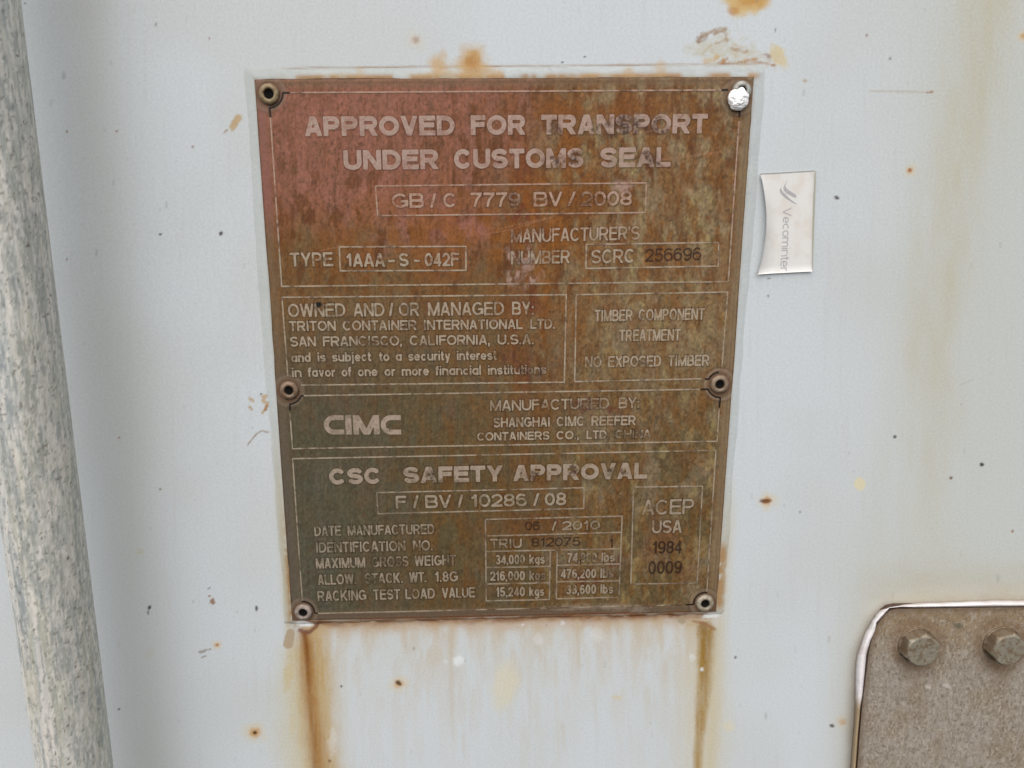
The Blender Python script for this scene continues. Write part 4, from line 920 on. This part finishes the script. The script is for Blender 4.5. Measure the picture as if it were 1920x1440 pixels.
def bolt(u, v, rot, first=None):
    c = P(u, v, -BT); k = 1 / 3480.
    R1, H1 = 34.5 * k, .0009
    V, f = lathe([(R1, -.0002), (R1, H1 * .8), (R1 * .97, H1), (R1 * .5, H1), (R1 * .3, H1)], c, 40)
    cp = np.broadcast_to(col(132, 118, 98), V.shape).copy(); nn = fbm(V[:, 0] * 700, V[:, 2] * 700, 3, 621); cp = mixc(cp, col(98, 76, 54), ss(nn, .4, .65) * .8)
    # hex head
    hx = []; R2 = 33.5 * k; seg = 96; H2 = .0068
    def ring_(rfun, h): return [(c[0] + rfun(a) * math.cos(a), c[1] - h, c[2] + rfun(a) * math.sin(a)) for a in np.linspace(0, 2 * math.pi, seg, endpoint=False)]
    def hexr(a): b = (a - rot) % (math.pi / 3) - math.pi / 6; return R2 * math.cos(math.pi / 6) / math.cos(b)
    cr = R2 * math.cos(math.pi / 6) * .985
    rs = [ring_(hexr, H1), ring_(hexr, H2 - .0013 * 0 - .0011), ring_(lambda a: min(hexr(a), cr + (hexr(a) - cr) * .45), H2 - .00045), ring_(lambda a: min(hexr(a), cr), H2), *[ring_(lambda a, q=q: cr * q, H2 + .00012) for q in (.94, .85, .75, .65, .55, .45, .35, .25, .15, .05)]]
    # mesh chamfer: corner heights drop
    V2 = []
    for qi, rg in enumerate(rs):
        for ai, p in enumerate(rg):
            a = 2 * math.pi * ai / seg; y = p[1]
            if qi == 1: y += .9 * (hexr(a) - cr) * .45
            V2.append((p[0], y, p[2]))
    V2 = np.array(V2); F2 = [(q * seg + i, q * seg + (i + 1) % seg, (q + 1) * seg + (i + 1) % seg, (q + 1) * seg + i) for q in range(len(rs) - 1) for i in range(seg)]; F2.append(tuple(range((len(rs) - 1) * seg, len(rs) * seg)))
    cp2 = np.broadcast_to(col(150, 144, 128), V2.shape).copy(); nn = fbm(V2[:, 0] * 500, V2[:, 2] * 500, 4, 622 + int(u)); cp2 = mixc(cp2, col(116, 94, 70), ss(nn, .45, .7) * .7)
    hd = np.repeat(np.arange(len(rs)), seg); cp2 = mixc(cp2, col(112, 92, 70), (hd < 2) * .6)
    o = mesh_obj('bolt', V2, F2, M_bolt, br, cp2)
    mesh_obj('washer', V, f[:-1], M_bolt, o, cp)
    # raised grade marks on the head
    for a, L, w_ in ((2.4, .0020, .0005), (.9, .0018, .0005), (-1.3, .0022, .0005), (3.6, .0015, .0004)):
        x = c[0] + cr * .62 * math.cos(a); z = c[2] + cr * .62 * math.sin(a); y = c[1] - H2 - .0001
        b = np.array([(x - w_, y + .0001, z - L / 2), (x + w_, y + .0001, z - L / 2), (x + w_, y + .0001, z + L / 2), (x - w_, y + .0001, z + L / 2)])
        t = (b + [0, -.0003, 0] - [x, 0, z]) * [.7, 1, .85] + [x, 0, z]
        VV2 = np.concatenate([b, t]); m = mesh_obj('head_mark', VV2, [(4, 5, 6, 7), (0, 1, 5, 4), (1, 2, 6, 5), (2, 3, 7, 6), (3, 0, 4, 7)], M_bolt, o, np.broadcast_to(col(132, 116, 96), VV2.shape))
    return o
bolt(1718, 1208, math.radians(22)); bolt(1877, 1206, math.radians(14))

# ------------------------------------------------------------------ galvanised locking rod
rx, ry, rr_ = -.2009, -.045, .01535; tilt = .0169
rodr = .0
seg, nz = 160, 1700; zs = np.linspace(-.65, .6, nz); aa = np.linspace(0, 2 * math.pi, seg, endpoint=False)
A_, Z_ = np.meshgrid(aa, zs); rad = rr_ * (1 + .004 * (fbm(A_ * 3, Z_ * 60, 3, 701) - .5))
V = np.stack([rx + tilt * Z_ + rad * np.cos(A_), ry + rad * np.sin(A_), Z_], -1)
al = A_ * rr_ * 1000; zl = Z_ * 1000           # millimetres
seam = np.minimum(np.abs(A_), np.abs(A_ - 2 * math.pi))
C = np.broadcast_to(col(202, 203, 196), A_.shape + (3,)).copy()
def rf(a, b, o, s):                             # seamless enough: the join faces the door
    al2 = ((A_ - math.pi / 2) % (2 * math.pi)) * rr_ * 1000; return fbm(al2 / a, zl / b, o, s)
C = mixc(C, col(158, 166, 166), ss(rf(4, 30, 5, 702), .44, .6) * .6)
C = mixc(C, col(228, 221, 210), ss(rf(3.5, 26, 5, 703), .5, .66) * .6)
C = mixc(C, col(176, 174, 152), ss(rf(4, 60, 4, 704), .5, .7) * .55)
C = mixc(C, col(142, 150, 152), ss(rf(2.2, 34, 4, 724), .52, .66) * .6)
C = mixc(C, col(226, 220, 210), ss(rf(2.4, 45, 4, 725), .54, .68) * .55)
va = ((A_ - math.pi) / (.5 * math.pi))                       # 0..1 across the face turned outwards
C = mixc(C, col(170, 168, 148), (1 - ss(np.abs(va - .62), .0, .42) * 0) * ss(np.abs(va - .75), .3, .62) * (.15 + .4 * rf(2, 20, 4, 714)))  # edges darkened to olive, painting the rod's round shading into the colour
C = mixc(C, col(134, 141, 142), ss(rf(1.3, 8, 5, 705), .52, .7) * .5)
C = mixc(C, col(226, 222, 214), ss(rf(.8, 3, 4, 726), .52, .7) * .4)
C = mixc(C, col(230, 225, 216), ss(rf(1.0, 5.5, 4, 715), .55, .7) * .5)
C = mixc(C, col(236, 232, 224), ss(rf(.9, 1.4, 2, 706), .7, .85) * .3)
C = mixc(C, col(112, 112, 104), ss(rf(.9, 1.4, 2, 707), .68, .82) * .65)
C = mixc(C, col(104, 88, 72), ss(rf(1.5, 1.8, 2, 708), .8, .88) * .8)
C = C * (1.06 + .14 * rf(.9, 12, 3, 709))[..., None]
f = gridf(seg, nz); cl = np.arange(nz - 1); f = np.concatenate([f, np.stack([cl * seg + seg - 1, cl * seg, cl * seg + seg, cl * seg + 2 * seg - 1], -1)])
M_rod = mat_paint('galvanised_zinc', .5, .45, .4, 1100, .05, .2, (1, 1, .25))
rod = mesh_obj('locking_rod', V.reshape(-1, 3), f, M_rod, None, C.reshape(-1, 3), smooth=True)
rod['label'] = 'mottled grey galvanised round rod running down the left side in front of the door'; rod['category'] = 'locking rod'
